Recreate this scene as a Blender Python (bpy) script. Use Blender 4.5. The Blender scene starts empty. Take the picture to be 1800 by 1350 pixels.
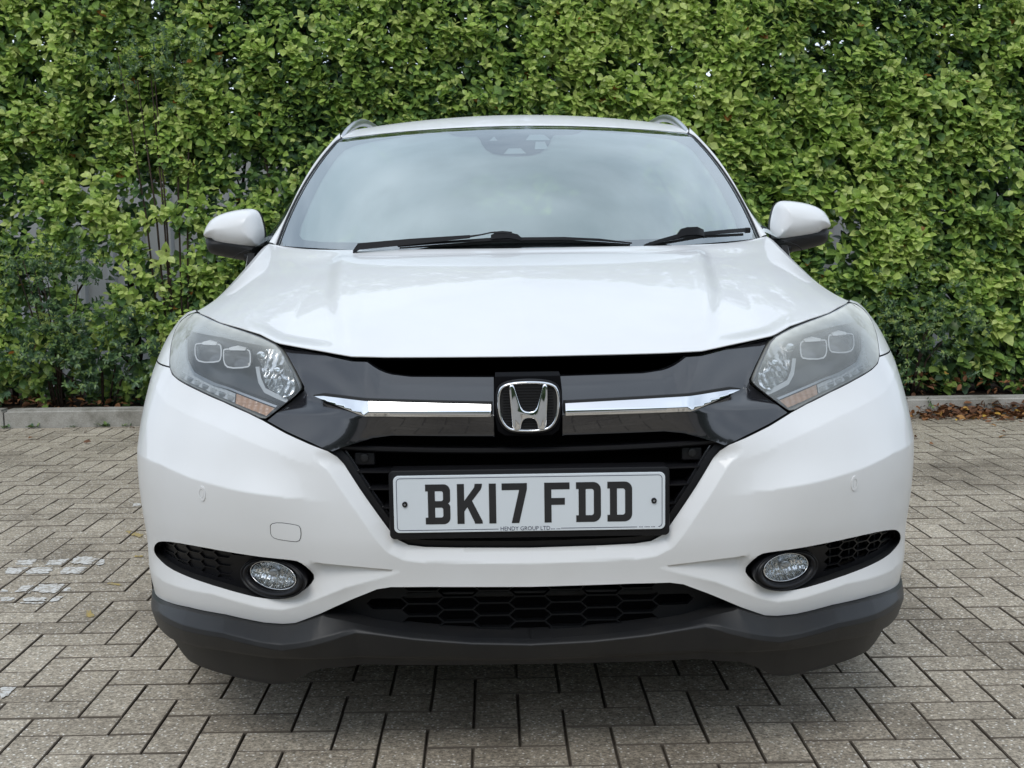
import bpy, bmesh, math, random
import numpy as np
from mathutils import Vector, Matrix
from mathutils.geometry import delaunay_2d_cdt, tessellate_polygon

SC = bpy.context.scene
COL = SC.collection
random.seed(7)
RNG = np.random.default_rng(11)

# ------------------------------------------------------------------ camera
cam_data = bpy.data.cameras.new("camera")
cam = bpy.data.objects.new("camera", cam_data)
COL.objects.link(cam)
cam_data.sensor_width = 36.0
cam_data.lens = 42.0
cam_data.clip_start = 0.05
cam_data.clip_end = 2000.0
_fw = Vector((0.01524284, 0.99294085, -0.11762705))
_rt = Vector((0.99978853, -0.01675962, -0.01191641))
_up = Vector((0.01380367, 0.11742053, 0.99298634))
_m = Matrix(((_rt.x, _up.x, -_fw.x, -0.06544), (_rt.y, _up.y, -_fw.y, -2.24507), (_rt.z, _up.z, -_fw.z, 1.0807), (0, 0, 0, 1)))
cam.matrix_world = _m
SC.camera = cam

# ------------------------------------------------------------------ sky and sun
SUN_EL, SUN_AZ = math.radians(50), math.radians(200)   # azimuth clockwise from +y
world = bpy.data.worlds.new("World")
SC.world = world
world.use_nodes = True
wn, wl = world.node_tree.nodes, world.node_tree.links
wn.clear()
w_out = wn.new("ShaderNodeOutputWorld")
w_bg = wn.new("ShaderNodeBackground")
w_bg.inputs["Strength"].default_value = 0.10
w_sky = wn.new("ShaderNodeTexSky")
w_sky.sky_type = 'NISHITA'
w_sky.sun_disc = False
w_sky.sun_elevation = SUN_EL
w_sky.sun_rotation = SUN_AZ
w_sky.dust_density = 2.0
w_tc = wn.new("ShaderNodeTexCoord")
w_map = wn.new("ShaderNodeMapping")
w_map.inputs["Scale"].default_value = (1.0, 1.0, 1.9)
w_no = wn.new("ShaderNodeTexNoise")
w_no.inputs["Scale"].default_value = 1.7
w_no.inputs["Detail"].default_value = 7.0
w_no.inputs["Roughness"].default_value = 0.55
w_ramp = wn.new("ShaderNodeValToRGB")
w_ramp.color_ramp.elements[0].position = 0.30
w_ramp.color_ramp.elements[0].color = (0.50, 0.50, 0.50, 1)
w_ramp.color_ramp.elements[1].position = 0.56
w_ramp.color_ramp.elements[1].color = (1, 1, 1, 1)
w_no2 = wn.new("ShaderNodeTexNoise")
w_no2.inputs["Scale"].default_value = 3.1
w_no2.inputs["Detail"].default_value = 5.0
w_ramp2 = wn.new("ShaderNodeValToRGB")
w_ramp2.color_ramp.elements[0].position = 0.32
w_ramp2.color_ramp.elements[0].color = (7.8, 9.2, 10.9, 1)
w_ramp2.color_ramp.elements[1].position = 0.66
w_ramp2.color_ramp.elements[1].color = (11.3, 12.6, 14.3, 1)
w_mix = wn.new("ShaderNodeMix")
w_mix.data_type = 'RGBA'
wl.new(w_tc.outputs["Generated"], w_map.inputs["Vector"])
wl.new(w_map.outputs[0], w_no.inputs["Vector"])
wl.new(w_map.outputs[0], w_no2.inputs["Vector"])
wl.new(w_no.outputs["Fac"], w_ramp.inputs[0])
wl.new(w_no2.outputs["Fac"], w_ramp2.inputs[0])
wl.new(w_ramp.outputs[0], w_mix.inputs["Factor"])
wl.new(w_sky.outputs[0], w_mix.inputs["A"])
w_sep = wn.new("ShaderNodeSeparateXYZ")
w_lum = wn.new("ShaderNodeMapRange")                      # thin bright cloud, a little brighter towards the horizon
w_lum.inputs["From Min"].default_value = 0.0
w_lum.inputs["From Max"].default_value = 1.0
w_lum.inputs["To Min"].default_value = 1.02
w_lum.inputs["To Max"].default_value = 0.86
w_mul = wn.new("ShaderNodeMix")
w_mul.data_type = 'RGBA'
w_mul.blend_type = 'MULTIPLY'
w_mul.inputs["Factor"].default_value = 1.0
wl.new(w_tc.outputs["Generated"], w_sep.inputs[0])
wl.new(w_sep.outputs["Z"], w_lum.inputs["Value"])
wl.new(w_ramp2.outputs[0], w_mul.inputs["A"])
wl.new(w_lum.outputs[0], w_mul.inputs["B"])
wl.new(w_mul.outputs["Result"], w_mix.inputs["B"])
wl.new(w_mix.outputs["Result"], w_bg.inputs["Color"])
wl.new(w_bg.outputs[0], w_out.inputs["Surface"])

sun_data = bpy.data.lights.new("sun", 'SUN')
sun_data.energy = 1.1
sun_data.angle = math.radians(25)
sun_data.color = (1.0, 0.96, 0.90)
sun = bpy.data.objects.new("sun", sun_data)
COL.objects.link(sun)
_sd = Vector((math.sin(SUN_AZ) * math.cos(SUN_EL), math.cos(SUN_AZ) * math.cos(SUN_EL), math.sin(SUN_EL)))
sun.rotation_euler = _sd.to_track_quat('Z', 'Y').to_euler()
sun.location = _sd * 30

SC.view_settings.view_transform = 'Standard'
SC.view_settings.look = 'None'
SC.view_settings.exposure = 0.13
SC.view_settings.gamma = 1.0
SC.view_settings.use_curve_mapping = False

# ------------------------------------------------------------------ materials
def mat(name, col=(0.5, 0.5, 0.5), rough=0.5, metal=0.0, coat=0.0, coat_rough=0.03, spec=0.5, ior=1.5):
    m = bpy.data.materials.new(name)
    m.use_nodes = True
    b = m.node_tree.nodes["Principled BSDF"]
    b.inputs["Base Color"].default_value = (*col, 1)
    b.inputs["Roughness"].default_value = rough
    b.inputs["Metallic"].default_value = metal
    b.inputs["Coat Weight"].default_value = coat
    b.inputs["Coat Roughness"].default_value = coat_rough
    b.inputs["Specular IOR Level"].default_value = spec
    b.inputs["IOR"].default_value = ior
    return m
def N(m, t, **kw):
    n = m.node_tree.nodes.new(t)
    for k, v in kw.items(): setattr(n, k, v)
    return n
def L(m, a, b): m.node_tree.links.new(a, b)
def bsdf(m): return m.node_tree.nodes["Principled BSDF"]
def noise(m, scale, detail=4, rough=0.55, coord="Object"):
    tc = N(m, "ShaderNodeTexCoord"); n = N(m, "ShaderNodeTexNoise")
    n.inputs["Scale"].default_value = scale; n.inputs["Detail"].default_value = detail; n.inputs["Roughness"].default_value = rough
    L(m, tc.outputs[coord], n.inputs["Vector"])
    return n
def ramp(m, src, stops):
    r = N(m, "ShaderNodeValToRGB")
    e = r.color_ramp.elements
    while len(e) < len(stops): e.new(0.5)
    for el, (p, c) in zip(e, stops):
        el.position = p; el.color = (*c, 1) if len(c) == 3 else c
    L(m, src, r.inputs[0])
    return r
def bump(m, src, strength, dist):
    b = N(m, "ShaderNodeBump")
    b.inputs["Strength"].default_value = strength; b.inputs["Distance"].default_value = dist
    L(m, src, b.inputs["Height"]); L(m, b.outputs[0], bsdf(m).inputs["Normal"])
    return b

M = {}
M['paint'] = mat("white_paint", (0.74, 0.745, 0.75), 0.42, coat=0.55, coat_rough=0.025, spec=0.25)
_n = noise(M['paint'], 5.0, 6)
_r = ramp(M['paint'], _n.outputs["Fac"], [(0.3, (0.725, 0.725, 0.72)), (0.7, (0.755, 0.76, 0.765))])
L(M['paint'], _r.outputs[0], bsdf(M['paint']).inputs["Base Color"])
M['gloss'] = mat("gloss_black", (0.012, 0.012, 0.015), 0.18, coat=1.0, coat_rough=0.02, ior=1.6)
M['satin'] = mat("satin_black_plastic", (0.008, 0.008, 0.0095), 0.40, spec=0.28)
M['gap'] = mat("gap_black", (0.006, 0.006, 0.006), 0.8)
M['dark'] = mat("dark_void", (0.004, 0.004, 0.005), 0.9, spec=0.1)
M['textured'] = mat("textured_black_plastic", (0.014, 0.0145, 0.016), 0.46, spec=0.36)
_n = noise(M['textured'], 900, 2); bump(M['textured'], _n.outputs["Fac"], 0.25, 0.0006)
_n = noise(M['textured'], 9, 5)
_r = ramp(M['textured'], _n.outputs["Fac"], [(0.35, (0.011, 0.0115, 0.013)), (0.75, (0.019, 0.0185, 0.018))])
L(M['textured'], _r.outputs[0], bsdf(M['textured']).inputs["Base Color"])
M['chrome'] = mat("chrome", (0.80, 0.81, 0.83), 0.06, metal=1.0)
M['silver'] = mat("silver_rail", (0.55, 0.57, 0.60), 0.30, metal=0.85)
M['mesh'] = mat('black_mesh_plastic', (.0055, .006, .007), .45, spec=.18)
M['rubber'] = mat("rubber", (0.018, 0.018, 0.018), 0.75)
M['alloy'] = mat("alloy", (0.45, 0.46, 0.48), 0.3, metal=0.9)
M['plate'] = mat("plate_white", (0.66, 0.70, 0.73), 0.25, coat=0.6, coat_rough=0.05)
M['ink'] = mat("plate_ink", (0.012, 0.012, 0.014), 0.3, coat=0.5, coat_rough=0.05)
M['navy'] = mat("plate_navy_ink", (0.02, 0.025, 0.07), 0.35)
M['housing'] = mat("lamp_housing", (0.10, 0.105, 0.112), 0.22)
M['lampwall'] = mat('lamp_wall', (0.40, 0.41, 0.39), 0.35)
M['reflector'] = mat("lamp_reflector", (0.90, 0.91, 0.92), 0.16, metal=1.0)
M['guide'] = mat("light_guide", (0.50, 0.53, 0.55), 0.18, coat=0.6)
M['ringlight'] = mat('clear_ring', (.75, .77, .78), .15, coat=.5)
M['brow'] = mat('lamp_brow', (.85, .86, .86), .3)
M['amber'] = mat("amber_lens", (0.55, 0.33, 0.21), 0.22, coat=0.6)
M['glassdark'] = mat("projector_glass", (0.10, 0.10, 0.10), 0.08, coat=1.0)
M['frit'] = mat("black_ceramic_border", (0.014, 0.012, 0.017), 0.6)
M['cabin'] = mat("cabin_trim", (0.22, 0.225, 0.23), 0.75)
M['seat'] = mat("seat_cloth", (0.22, 0.222, 0.23), 0.9)
M['tint'] = mat("tinted_glass", (0.012, 0.014, 0.016), 0.03, coat=1.0)

def glass(name, tint, refl_ior, extra):
    m = bpy.data.materials.new(name); m.use_nodes = True
    nt = m.node_tree; nt.nodes.clear()
    o = N(m, "ShaderNodeOutputMaterial"); mx = N(m, "ShaderNodeMixShader")
    g = N(m, "ShaderNodeBsdfGlossy"); g.inputs["Roughness"].default_value = 0.004; g.inputs["Color"].default_value = (0.93, 0.985, 1.0, 1)
    t = N(m, "ShaderNodeBsdfTransparent"); t.inputs["Color"].default_value = (*tint, 1)
    f = N(m, "ShaderNodeFresnel"); f.inputs["IOR"].default_value = refl_ior
    a = N(m, "ShaderNodeMath", operation='ADD'); a.inputs[1].default_value = extra; a.use_clamp = True
    L(m, f.outputs[0], a.inputs[0]); L(m, a.outputs[0], mx.inputs[0]); L(m, t.outputs[0], mx.inputs[1]); L(m, g.outputs[0], mx.inputs[2])
    L(m, mx.outputs[0], o.inputs["Surface"])
    return m, mx, o
M['screen'], _, _ = glass("windscreen_glass", (0.80, 0.90, 0.88), 1.9, 0.20)
mf = bpy.data.materials.new("painted_glare_film"); mf.use_nodes = True; mf.node_tree.nodes.clear(); M['glare_film'] = mf
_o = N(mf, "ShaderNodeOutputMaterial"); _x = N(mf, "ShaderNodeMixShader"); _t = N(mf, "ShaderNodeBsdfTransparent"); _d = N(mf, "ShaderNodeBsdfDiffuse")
_d.inputs["Color"].default_value = (.80, .86, .84, 1); _x.inputs[0].default_value = .46  # pale see-through layer: windscreen glare put into its colour
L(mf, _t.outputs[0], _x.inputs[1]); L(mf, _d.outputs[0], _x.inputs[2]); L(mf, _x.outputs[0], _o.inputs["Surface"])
M['sideglass'], _, _ = glass('side_glass', (0.80, 0.86, 0.84), 1.5, 0.03)
M['lining'] = mat('headlining', (0.80, 0.80, 0.78), 0.9)
# lamp lens: clear plastic that has hazed and yellowed towards its upper edge
m, mx, o = glass("lamp_lens", (0.93, 0.94, 0.95), 1.5, 0.02)
M['lens'] = m
_at = N(m, "ShaderNodeAttribute", attribute_name="haze")
_no = noise(m, 14, 5)
_mu = N(m, "ShaderNodeMath", operation='MULTIPLY'); L(m, _at.outputs["Fac"], _mu.inputs[0])
_ad = N(m, "ShaderNodeMath", operation='ADD'); _ad.inputs[1].default_value = 0.45; L(m, _no.outputs["Fac"], _ad.inputs[0]); L(m, _ad.outputs[0], _mu.inputs[1])
_mu.use_clamp = True
_df = N(m, "ShaderNodeBsdfDiffuse"); _df.inputs["Color"].default_value = (0.74, 0.75, 0.70, 1)
_m2 = N(m, "ShaderNodeMixShader"); L(m, _mu.outputs[0], _m2.inputs[0]); L(m, mx.outputs[0], _m2.inputs[1]); L(m, _df.outputs[0], _m2.inputs[2])
L(m, _m2.outputs[0], o.inputs["Surface"])

# ------------------------------------------------------------------ object helpers
def link(o, parent=None):
    COL.objects.link(o)
    if parent is not None: o.parent = parent
    return o
def empty(name, loc=(0, 0, 0), rot=(0, 0, 0)):
    o = bpy.data.objects.new(name, None); o.location = loc; o.rotation_euler = rot; o.empty_display_size = 0.2
    return link(o)
def tag(o, label=None, cat=None, group=None, kind=None):
    if label: o["label"] = label
    if cat: o["category"] = cat
    if group: o["group"] = group
    if kind: o["kind"] = kind
    return o
def mesh_obj(name, V, F, mats, parent=None, smooth=True, fm=None, normals=None):
    me = bpy.data.meshes.new(name)
    me.from_pydata([tuple(map(float, v)) for v in V], [], [tuple(map(int, f)) for f in F])
    for m_ in (mats if isinstance(mats, (list, tuple)) else [mats]): me.materials.append(m_)
    if fm is not None: me.polygons.foreach_set("material_index", np.asarray(fm, np.int32))
    me.polygons.foreach_set("use_smooth", np.full(len(me.polygons), smooth))
    me.update()
    if normals is not None: me.normals_split_custom_set_from_vertices([tuple(map(float, n)) for n in normals])
    return link(bpy.data.objects.new(name, me), parent)
def bm_obj(name, bm, m_, parent=None, smooth=False):
    bmesh.ops.recalc_face_normals(bm, faces=bm.faces[:])
    me = bpy.data.meshes.new(name); bm.to_mesh(me); bm.free()
    for q in (m_ if isinstance(m_, (list, tuple)) else [m_]): me.materials.append(q)
    me.polygons.foreach_set("use_smooth", np.full(len(me.polygons), smooth))
    return link(bpy.data.objects.new(name, me), parent)
def inside(poly, P):
    x, y = P[:, 0], P[:, 1]; c = np.zeros(len(P), bool)
    a = np.asarray(poly); b = np.roll(a, -1, 0)
    for (x0, y0), (x1, y1) in zip(a, b):
        if y0 == y1: continue
        k = ((y0 > y) != (y1 > y)) & (x < (x1 - x0) * (y - y0) / (y1 - y0) + x0)
        c ^= k
    return c
def segdist(P, poly, closed=True):
    a = np.asarray(poly, float); b = np.roll(a, -1, 0) if closed else a[1:]
    a = a if closed else a[:-1]
    d2 = np.full(len(P), 1e9)
    for p, q in zip(a, b):
        e = q - p; l2 = e @ e
        if l2 == 0: continue
        t = np.clip(((P - p) @ e) / l2, 0, 1)
        r = P - p - t[:, None] * e
        d2 = np.minimum(d2, (r * r).sum(1))
    return np.sqrt(d2)
def resample(poly, step, closed=True):
    a = [np.asarray(p, float) for p in poly]; out = []
    n = len(a) if closed else len(a) - 1
    for i in range(n):
        p, q = a[i], a[(i + 1) % len(a)]
        k = max(1, int(math.ceil(np.linalg.norm(q - p) / step)))
        for j in range(k): out.append(p + (q - p) * j / k)
    if not closed: out.append(a[-1])
    return np.array(out)
def chaikin(poly, n=2, closed=True):
    a = np.asarray(poly, float)
    for _ in range(n):
        b = np.roll(a, -1, 0) if closed else a[1:]
        c = a if closed else a[:-1]
        q = np.empty((2 * len(c), 2)); q[0::2] = c * .75 + b * .25; q[1::2] = c * .25 + b * .75
        if not closed: q = np.vstack([a[:1], q, a[-1:]])
        a = q
    return a
def area(p):
    p = np.asarray(p); q = np.roll(p, -1, 0); return 0.5 * np.sum(p[:, 0] * q[:, 1] - q[:, 0] * p[:, 1])
def offset(poly, d):
    """move a closed outline inwards by d (negative: outwards)"""
    p = np.asarray(poly, float)
    if area(p) < 0: p = p[::-1]
    e = np.roll(p, -1, 0) - p; ln = np.maximum(np.linalg.norm(e, axis=1), 1e-9)
    n = np.stack([-e[:, 1], e[:, 0]], 1) / ln[:, None]
    n0 = np.roll(n, 1, 0); b = n + n0; c = np.maximum(1 + (n * n0).sum(1), .35)
    return p + d * b / c[:, None]

def panel(name, S, outline, mats, parent, holes=(), creases=(), step=0.01, rim=0.012, mirror=True, ref=(0, -1, 0.25), rimdir=None, seam=True, side=1, eps=0.0012, attr=None, rimsel=None):
    """a sheet of the surface S(a, b) cut to an outline, with true surface normals and turned-in edges"""
    loops = [resample(outline, step)] + [resample(h, step) for h in holes]
    lo, hi = loops[0].min(0), loops[0].max(0)
    gx = np.arange(lo[0] + step * .5, hi[0], step); gy = np.arange(lo[1] + step * .5, hi[1], step * .9)
    G = np.stack(np.meshgrid(gx, gy), -1).reshape(-1, 2)
    G[:, 0] += ((np.round((G[:, 1] - lo[1]) / (step * .9)) % 2) - .5) * step * .5
    ok = inside(loops[0], G)
    for h in loops[1:]: ok &= ~inside(h, G)
    G = G[ok]
    for h in loops: G = G[segdist(G, h) > step * .5]
    cr = [resample(c, step, False) for c in creases]
    for c in cr: G = G[segdist(G, c, False) > step * .35]
    V = []; E = []
    for h in loops:
        o_ = len(V); n_ = len(h); V += list(h); E += [(o_ + i, o_ + (i + 1) % n_) for i in range(n_)]
    for c in cr:
        o_ = len(V); V += list(c); E += [(o_ + i, o_ + i + 1) for i in range(len(c) - 1)]
    V += list(G)
    res = delaunay_2d_cdt([Vector((float(v[0]), float(v[1]))) for v in V], E, [], 0, 1e-6)
    P = np.array([(v.x, v.y) for v in res[0]]); F = np.array([f for f in res[2]])
    C = P[F].mean(1); ok = inside(loops[0], C)
    for h in loops[1:]: ok &= ~inside(h, C)
    F = F[ok]
    A3 = lambda q: S(q[:, 0], q[:, 1])
    X = A3(P)
    def nrm(q):
        n = np.cross(A3(q + (eps, 0)) - A3(q - (eps, 0)), A3(q + (0, eps)) - A3(q - (0, eps)))
        n /= np.maximum(np.linalg.norm(n, axis=1), 1e-12)[:, None]
        return n
    Nn = nrm(P)
    sg = 1.0 if (Nn @ np.array(ref)).mean() > 0 else -1.0
    Nn *= sg
    fn = np.cross(X[F[:, 1]] - X[F[:, 0]], X[F[:, 2]] - X[F[:, 0]])
    flip = (fn * Nn[F].mean(1)).sum(1) < 0
    F[flip] = F[flip][:, ::-1]
    VV, NN, FF, FM = [X], [Nn], [F.tolist()], [0] * len(F)
    base = len(X)
    if rim:
        for h in loops:
            Xh = A3(h); nh = nrm(h) * sg
            d = -nh if rimdir is None else np.tile(np.array(rimdir, float), (len(h), 1))
            B = Xh + d * rim
            tg = np.roll(Xh, -1, 0) - np.roll(Xh, 1, 0)
            rn = np.cross(tg, d); rn /= np.maximum(np.linalg.norm(rn, axis=1), 1e-12)[:, None]
            t2 = np.roll(h, -1, 0) - np.roll(h, 1, 0)
            o2 = np.stack([t2[:, 1], -t2[:, 0]], 1); o2 /= np.maximum(np.linalg.norm(o2, axis=1), 1e-12)[:, None]
            o2 *= (1 if area(h) > 0 else -1) * (1 if h is loops[0] else -1) * eps
            rn *= np.sign(((A3(h + o2) - Xh) * rn).sum(1) + 1e-15)[:, None]
            wind = (np.cross(np.roll(Xh, -1, 0) - Xh, d) * rn).sum(1)
            n_ = len(h)
            VV += [Xh, B]; NN += [rn, rn]
            for i in range(n_):
                j = (i + 1) % n_
                if seam and abs(Xh[i, 0]) < 1e-4 and abs(Xh[j, 0]) < 1e-4: continue
                if rimsel is not None and not (rimsel(Xh[i]) and rimsel(Xh[j])): continue
                q_ = [base + i, base + j, base + n_ + j, base + n_ + i]
                FF.append([q_ if wind[i] > 0 else q_[::-1]]); FM.append(1)
            base += 2 * n_
    X = np.vstack(VV); Nn = np.vstack(NN); F = [f for q in FF for f in q]
    at = attr(X) if attr else None
    if side < 0:
        X = X * (-1, 1, 1); Nn = Nn * (-1, 1, 1); F = [f[::-1] for f in F]
    if mirror:
        n_ = len(X)
        F = F + [[i + n_ for i in f[::-1]] for f in F]; FM = FM + FM
        X = np.vstack([X, X * (-1, 1, 1)]); Nn = np.vstack([Nn, Nn * (-1, 1, 1)])
        if at is not None: at = np.concatenate([at, at])
    ml = mats if isinstance(mats, (list, tuple)) else [mats, M['gap']]
    ob = mesh_obj(name, X, F, ml, parent, True, FM, Nn)
    if at is not None:
        a_ = ob.data.attributes.new("haze", 'FLOAT', 'POINT'); a_.data.foreach_set("value", np.asarray(at, np.float32))
    return ob
def prism(name, poly, y0, y1, m_, parent, bevel=0.0, seg=2, smooth=True, xz=None):
    """an outline in (x, z) extruded from y0 (front) to y1, front edges rounded"""
    bm = bmesh.new()
    xz = xz or (lambda p, y: (p[0], y, p[1]))
    p = np.asarray(poly, float)
    if area(p) < 0: p = p[::-1]
    vf = [bm.verts.new(xz(q, y0)) for q in p]
    f = bm.faces.new(vf)
    r = bmesh.ops.extrude_face_region(bm, geom=[f])
    vb = [v for v in r['geom'] if isinstance(v, bmesh.types.BMVert)]
    for v, q in zip(vf, p): pass
    for v in vb: v.co.y += (y1 - y0)
    bmesh.ops.recalc_face_normals(bm, faces=bm.faces[:])
    if bevel:
        ed = [e for e in bm.edges if abs(e.verts[0].co.y - e.verts[1].co.y) < abs(y1 - y0) * .5 and min(e.verts[0].co.y, e.verts[1].co.y) < (y0 + y1) * .5 and not any(v in vb for v in e.verts)]
        bmesh.ops.bevel(bm, geom=ed, offset=bevel, segments=seg, affect='EDGES', profile=0.5, clamp_overlap=True)
    o_ = bm_obj(name, bm, m_, parent, smooth)
    if smooth:
        o_.data.set_sharp_from_angle(angle=math.radians(35))
    return o_
def tube(name, pts, rad, m_, parent, n=10, flat=1.0, cap=True, up=(0, 0, 1)):
    P = np.asarray(pts, float); r = np.broadcast_to(np.asarray(rad, float), (len(P),))
    T = np.gradient(P, axis=0); T /= np.linalg.norm(T, axis=1)[:, None]
    V = []; F = []
    for i in range(len(P)):
        s_ = np.cross(T[i], up); s_ /= max(np.linalg.norm(s_), 1e-9); u_ = np.cross(s_, T[i])
        for k in range(n):
            a = 2 * math.pi * k / n; V.append(P[i] + r[i] * (math.cos(a) * s_ + flat * math.sin(a) * u_))
    for i in range(len(P) - 1):
        for k in range(n): F.append((i * n + k, i * n + (k + 1) % n, (i + 1) * n + (k + 1) % n, (i + 1) * n + k))
    if cap: F += [tuple(range(n))[::-1], tuple(range((len(P) - 1) * n, len(P) * n))]
    return mesh_obj(name, V, F, m_, parent)
def grid(name, P, m_, parent, smooth=True):
    P = np.asarray(P, float); a, b = P.shape[:2]
    F = [(i * b + j, i * b + j + 1, (i + 1) * b + j + 1, (i + 1) * b + j) for i in range(a - 1) for j in range(b - 1)]
    return mesh_obj(name, P.reshape(-1, 3), F, m_, parent, smooth)
def box(name, c, s, m_, parent, bevel=0.0, rot=None):
    bm = bmesh.new(); bmesh.ops.create_cube(bm, size=1)
    for v in bm.verts: v.co = Vector((v.co.x * s[0], v.co.y * s[1], v.co.z * s[2]))
    if bevel: bmesh.ops.bevel(bm, geom=bm.edges[:], offset=bevel, segments=3, affect='EDGES', profile=.5)
    if rot is not None: bmesh.ops.rotate(bm, verts=bm.verts[:], matrix=rot)
    bmesh.ops.translate(bm, verts=bm.verts[:], vec=c)
    o_ = bm_obj(name, bm, m_, parent, bevel > 0)
    if bevel: o_.data.set_sharp_from_angle(angle=math.radians(40))
    return o_
def rrect(cx, cz, w, h, r, n=6):
    out = []
    for sx, sz, a0 in ((1, 1, 0), (-1, 1, 90), (-1, -1, 180), (1, -1, 270)):
        for k in range(n + 1):
            a = math.radians(a0 + 90 * k / n)
            out.append((cx + sx * (w - r) + r * math.cos(a), cz + sz * (h - r) + r * math.sin(a)))
    return out
def ellipse(cx, cz, rx, rz, n=40, tilt=0.0):
    c, s = math.cos(tilt), math.sin(tilt)
    return [(cx + rx * math.cos(t) * c - rz * math.sin(t) * s, cz + rx * math.cos(t) * s + rz * math.sin(t) * c) for t in np.linspace(0, 2 * math.pi, n, endpoint=False)]
def mirx(p): return [(-a, b) for a, b in p]

# ------------------------------------------------------------------ the car's surfaces (car coordinates, nose at y = 0, metres)
def cubic(z, Z, V):
    Z = np.array(Z, float); V = np.array(V, float); z = np.clip(z, Z[0], Z[-1])
    m_ = np.gradient(V, Z); i = np.clip(np.searchsorted(Z, z) - 1, 0, len(Z) - 2)
    h = Z[i + 1] - Z[i]; t = (z - Z[i]) / h
    return (2*t**3-3*t**2+1)*V[i]+(t**3-2*t**2+t)*h*m_[i]+(-2*t**3+3*t**2)*V[i+1]+(t**3-t**2)*h*m_[i+1]
ZW = [.10, .20, .30, .45, .60, .68, .78, .88, .96, 1.02]
VW = [.86, .885, .899, .900, .900, .8955, .885, .860, .815, .77]
ZY = [.10, .20, .27, .33, .40, .52, .64, .70, .76, .82, .88, .96, 1.02]
VY = [.13, .075, .045, .03, .025, .0, .0, .012, .042, .08, .135, .24, .33]
NX, DX = 3.1, .80
LS = [(0, .575), (.376, .588), (.478, .600), (.573, .610), (.67, .624), (.75, .640), (.86, .640), (1, .640)]
LA = [(0, .575), (.364, .626), (.409, .653), (.493, .683), (.623, .7245), (.76, .757), (.80, .779), (1, .86)]
def ip(x, T): return np.interp(x, [t[0] for t in T], [t[1] for t in T])
def sst(a, b, x):
    t = np.clip((x - a) / (b - a), 0, 1); return t * t * (3 - 2 * t)
def relief_side(x, z):
    ax = np.abs(x); s = ip(ax, LS); a = ip(ax, LA); f = sst(.36, .56, ax)
    t = (z - s) / np.maximum(a - s, .03)
    d = np.where(t >= 0, -.024 * np.clip(1 - t, 0, 1) ** 2, -.024 * np.clip(1 - (s - z) / .20, 0, 1) ** 1.3)
    w = np.clip(z - a, 0, .055)
    return f * (d + .30 * (w - w * w / .11 * .9))
def Y0(x, z):
    u = np.clip(np.abs(x) / cubic(z, ZW, VW), 0, .9996)
    return cubic(z, ZY, VY) + DX * (1 - (1 - u ** NX) ** (1 / NX))
def Y1(x, z): return Y0(x, z) + relief_side(x, z)
# girth coordinate: s = distance along the plan curve, so that the sides get as many points as the front
_tau = np.linspace(0, 1, 4001); _u = np.minimum(1 - (1 - _tau) ** 2.2, .9996)
_sx = .9 * _u; _sy = DX * (1 - (1 - _u ** NX) ** (1 / NX))
_s = np.concatenate([[0], np.cumsum(np.hypot(np.diff(_sx), np.diff(_sy)))])
def sz(p):
    p = np.asarray(p, float); u = np.clip(np.abs(p[:, 0]) / cubic(p[:, 1], ZW, VW), 0, .9996)
    return np.stack([np.sign(p[:, 0]) * np.interp(u, _u, _s), p[:, 1]], 1)
def nose(Yf, off=0.0):
    def S(a, z):
        u = np.interp(np.abs(a), _s, _u); x = np.sign(a) * u * cubic(z, ZW, VW)
        return np.stack([x, Yf(x, z) + off, z], -1)
    return S

LAMP = [(0.7435,0.9342),(0.7699,0.9268),(0.7935,0.9112),(0.7965,0.8936),(0.7903,0.8747),(0.7802,0.8511),(0.7694,0.8252),(0.7557,0.8120),(0.7333,0.8033),(0.6782,0.7886),(0.6143,0.7710),(0.5558,0.7524),(0.5220,0.7397),(0.5067,0.7483),(0.4767,0.7725),(0.4493,0.7940),(0.4487,0.8022),(0.4660,0.8286),(0.4856,0.8539),(0.5047,0.8771),(0.5401,0.8907),(0.5812,0.9018),(0.6278,0.9114),(0.6759,0.9206),(0.7164,0.9297)]
HOODF = [(0,.8572),(0.0288,0.8572),(0.2174,0.8585),(0.2776,0.8590),(0.3492,0.8608),(0.4075,0.8700),(0.4622,0.8777),(0.5075,0.8841),(0.5512,0.9000),(0.6024,0.9109),(0.6581,0.9201),(0.6915,0.9285),(0.7410,0.9369)]
BANDTOP = [(0.5003,0.8760),(0.4610,0.8707),(0.4063,0.8607),(0.3482,0.8504),(0.3163,0.8491),(0.3030,0.8405),(0.2912,0.8340),(0.2780,0.8290),(0.2656,0.8258),(0.2280,0.8214),(0.0654,0.8190),(0,.8190)]
BANDB1 = [(0,.806),(0.0656,0.8060),(0.2275,0.8079),(0.2649,0.8109),(0.2904,0.8202),(0.3163,0.8491)]
FACET = [(0.3432,0.8480),(0.3112,0.7857)]
WINGLOW = [(0.5222,0.7386),(0.4732,0.7194),(0.4206,0.6998),(0.3876,0.6864)]
BANDLOW = [(0.3777,0.6865),(0.3603,0.6937),(0.3283,0.7032),(0.2989,0.7113),(0.2622,0.7158),(0.0678,0.7126),(0,0.7116)]
CREASE = [(0,.7545),(0.3175,0.7545),(0.4192,0.7871),(0.4479,0.7929),(.6,.80)]
VEDGE = [(0.3876,0.6864),(0.3700,0.6750),(0.3581,0.6605),(0.3243,0.6079),(0.2932,0.5618),(0.2727,0.5314),(0.2573,0.5117),(0.2362,0.5002),(0.2040,0.4957),(0.1396,0.4937),(0.0,0.4913)]
CHAMF = [(0.409,.653),(0.3942,0.6414),(0.3519,0.5887),(0.3182,0.5423),(0.2899,0.5059),(0.2691,0.4886),(0.2480,0.4769),(0.1754,0.4691),(0.0,0.4654)]
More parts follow.
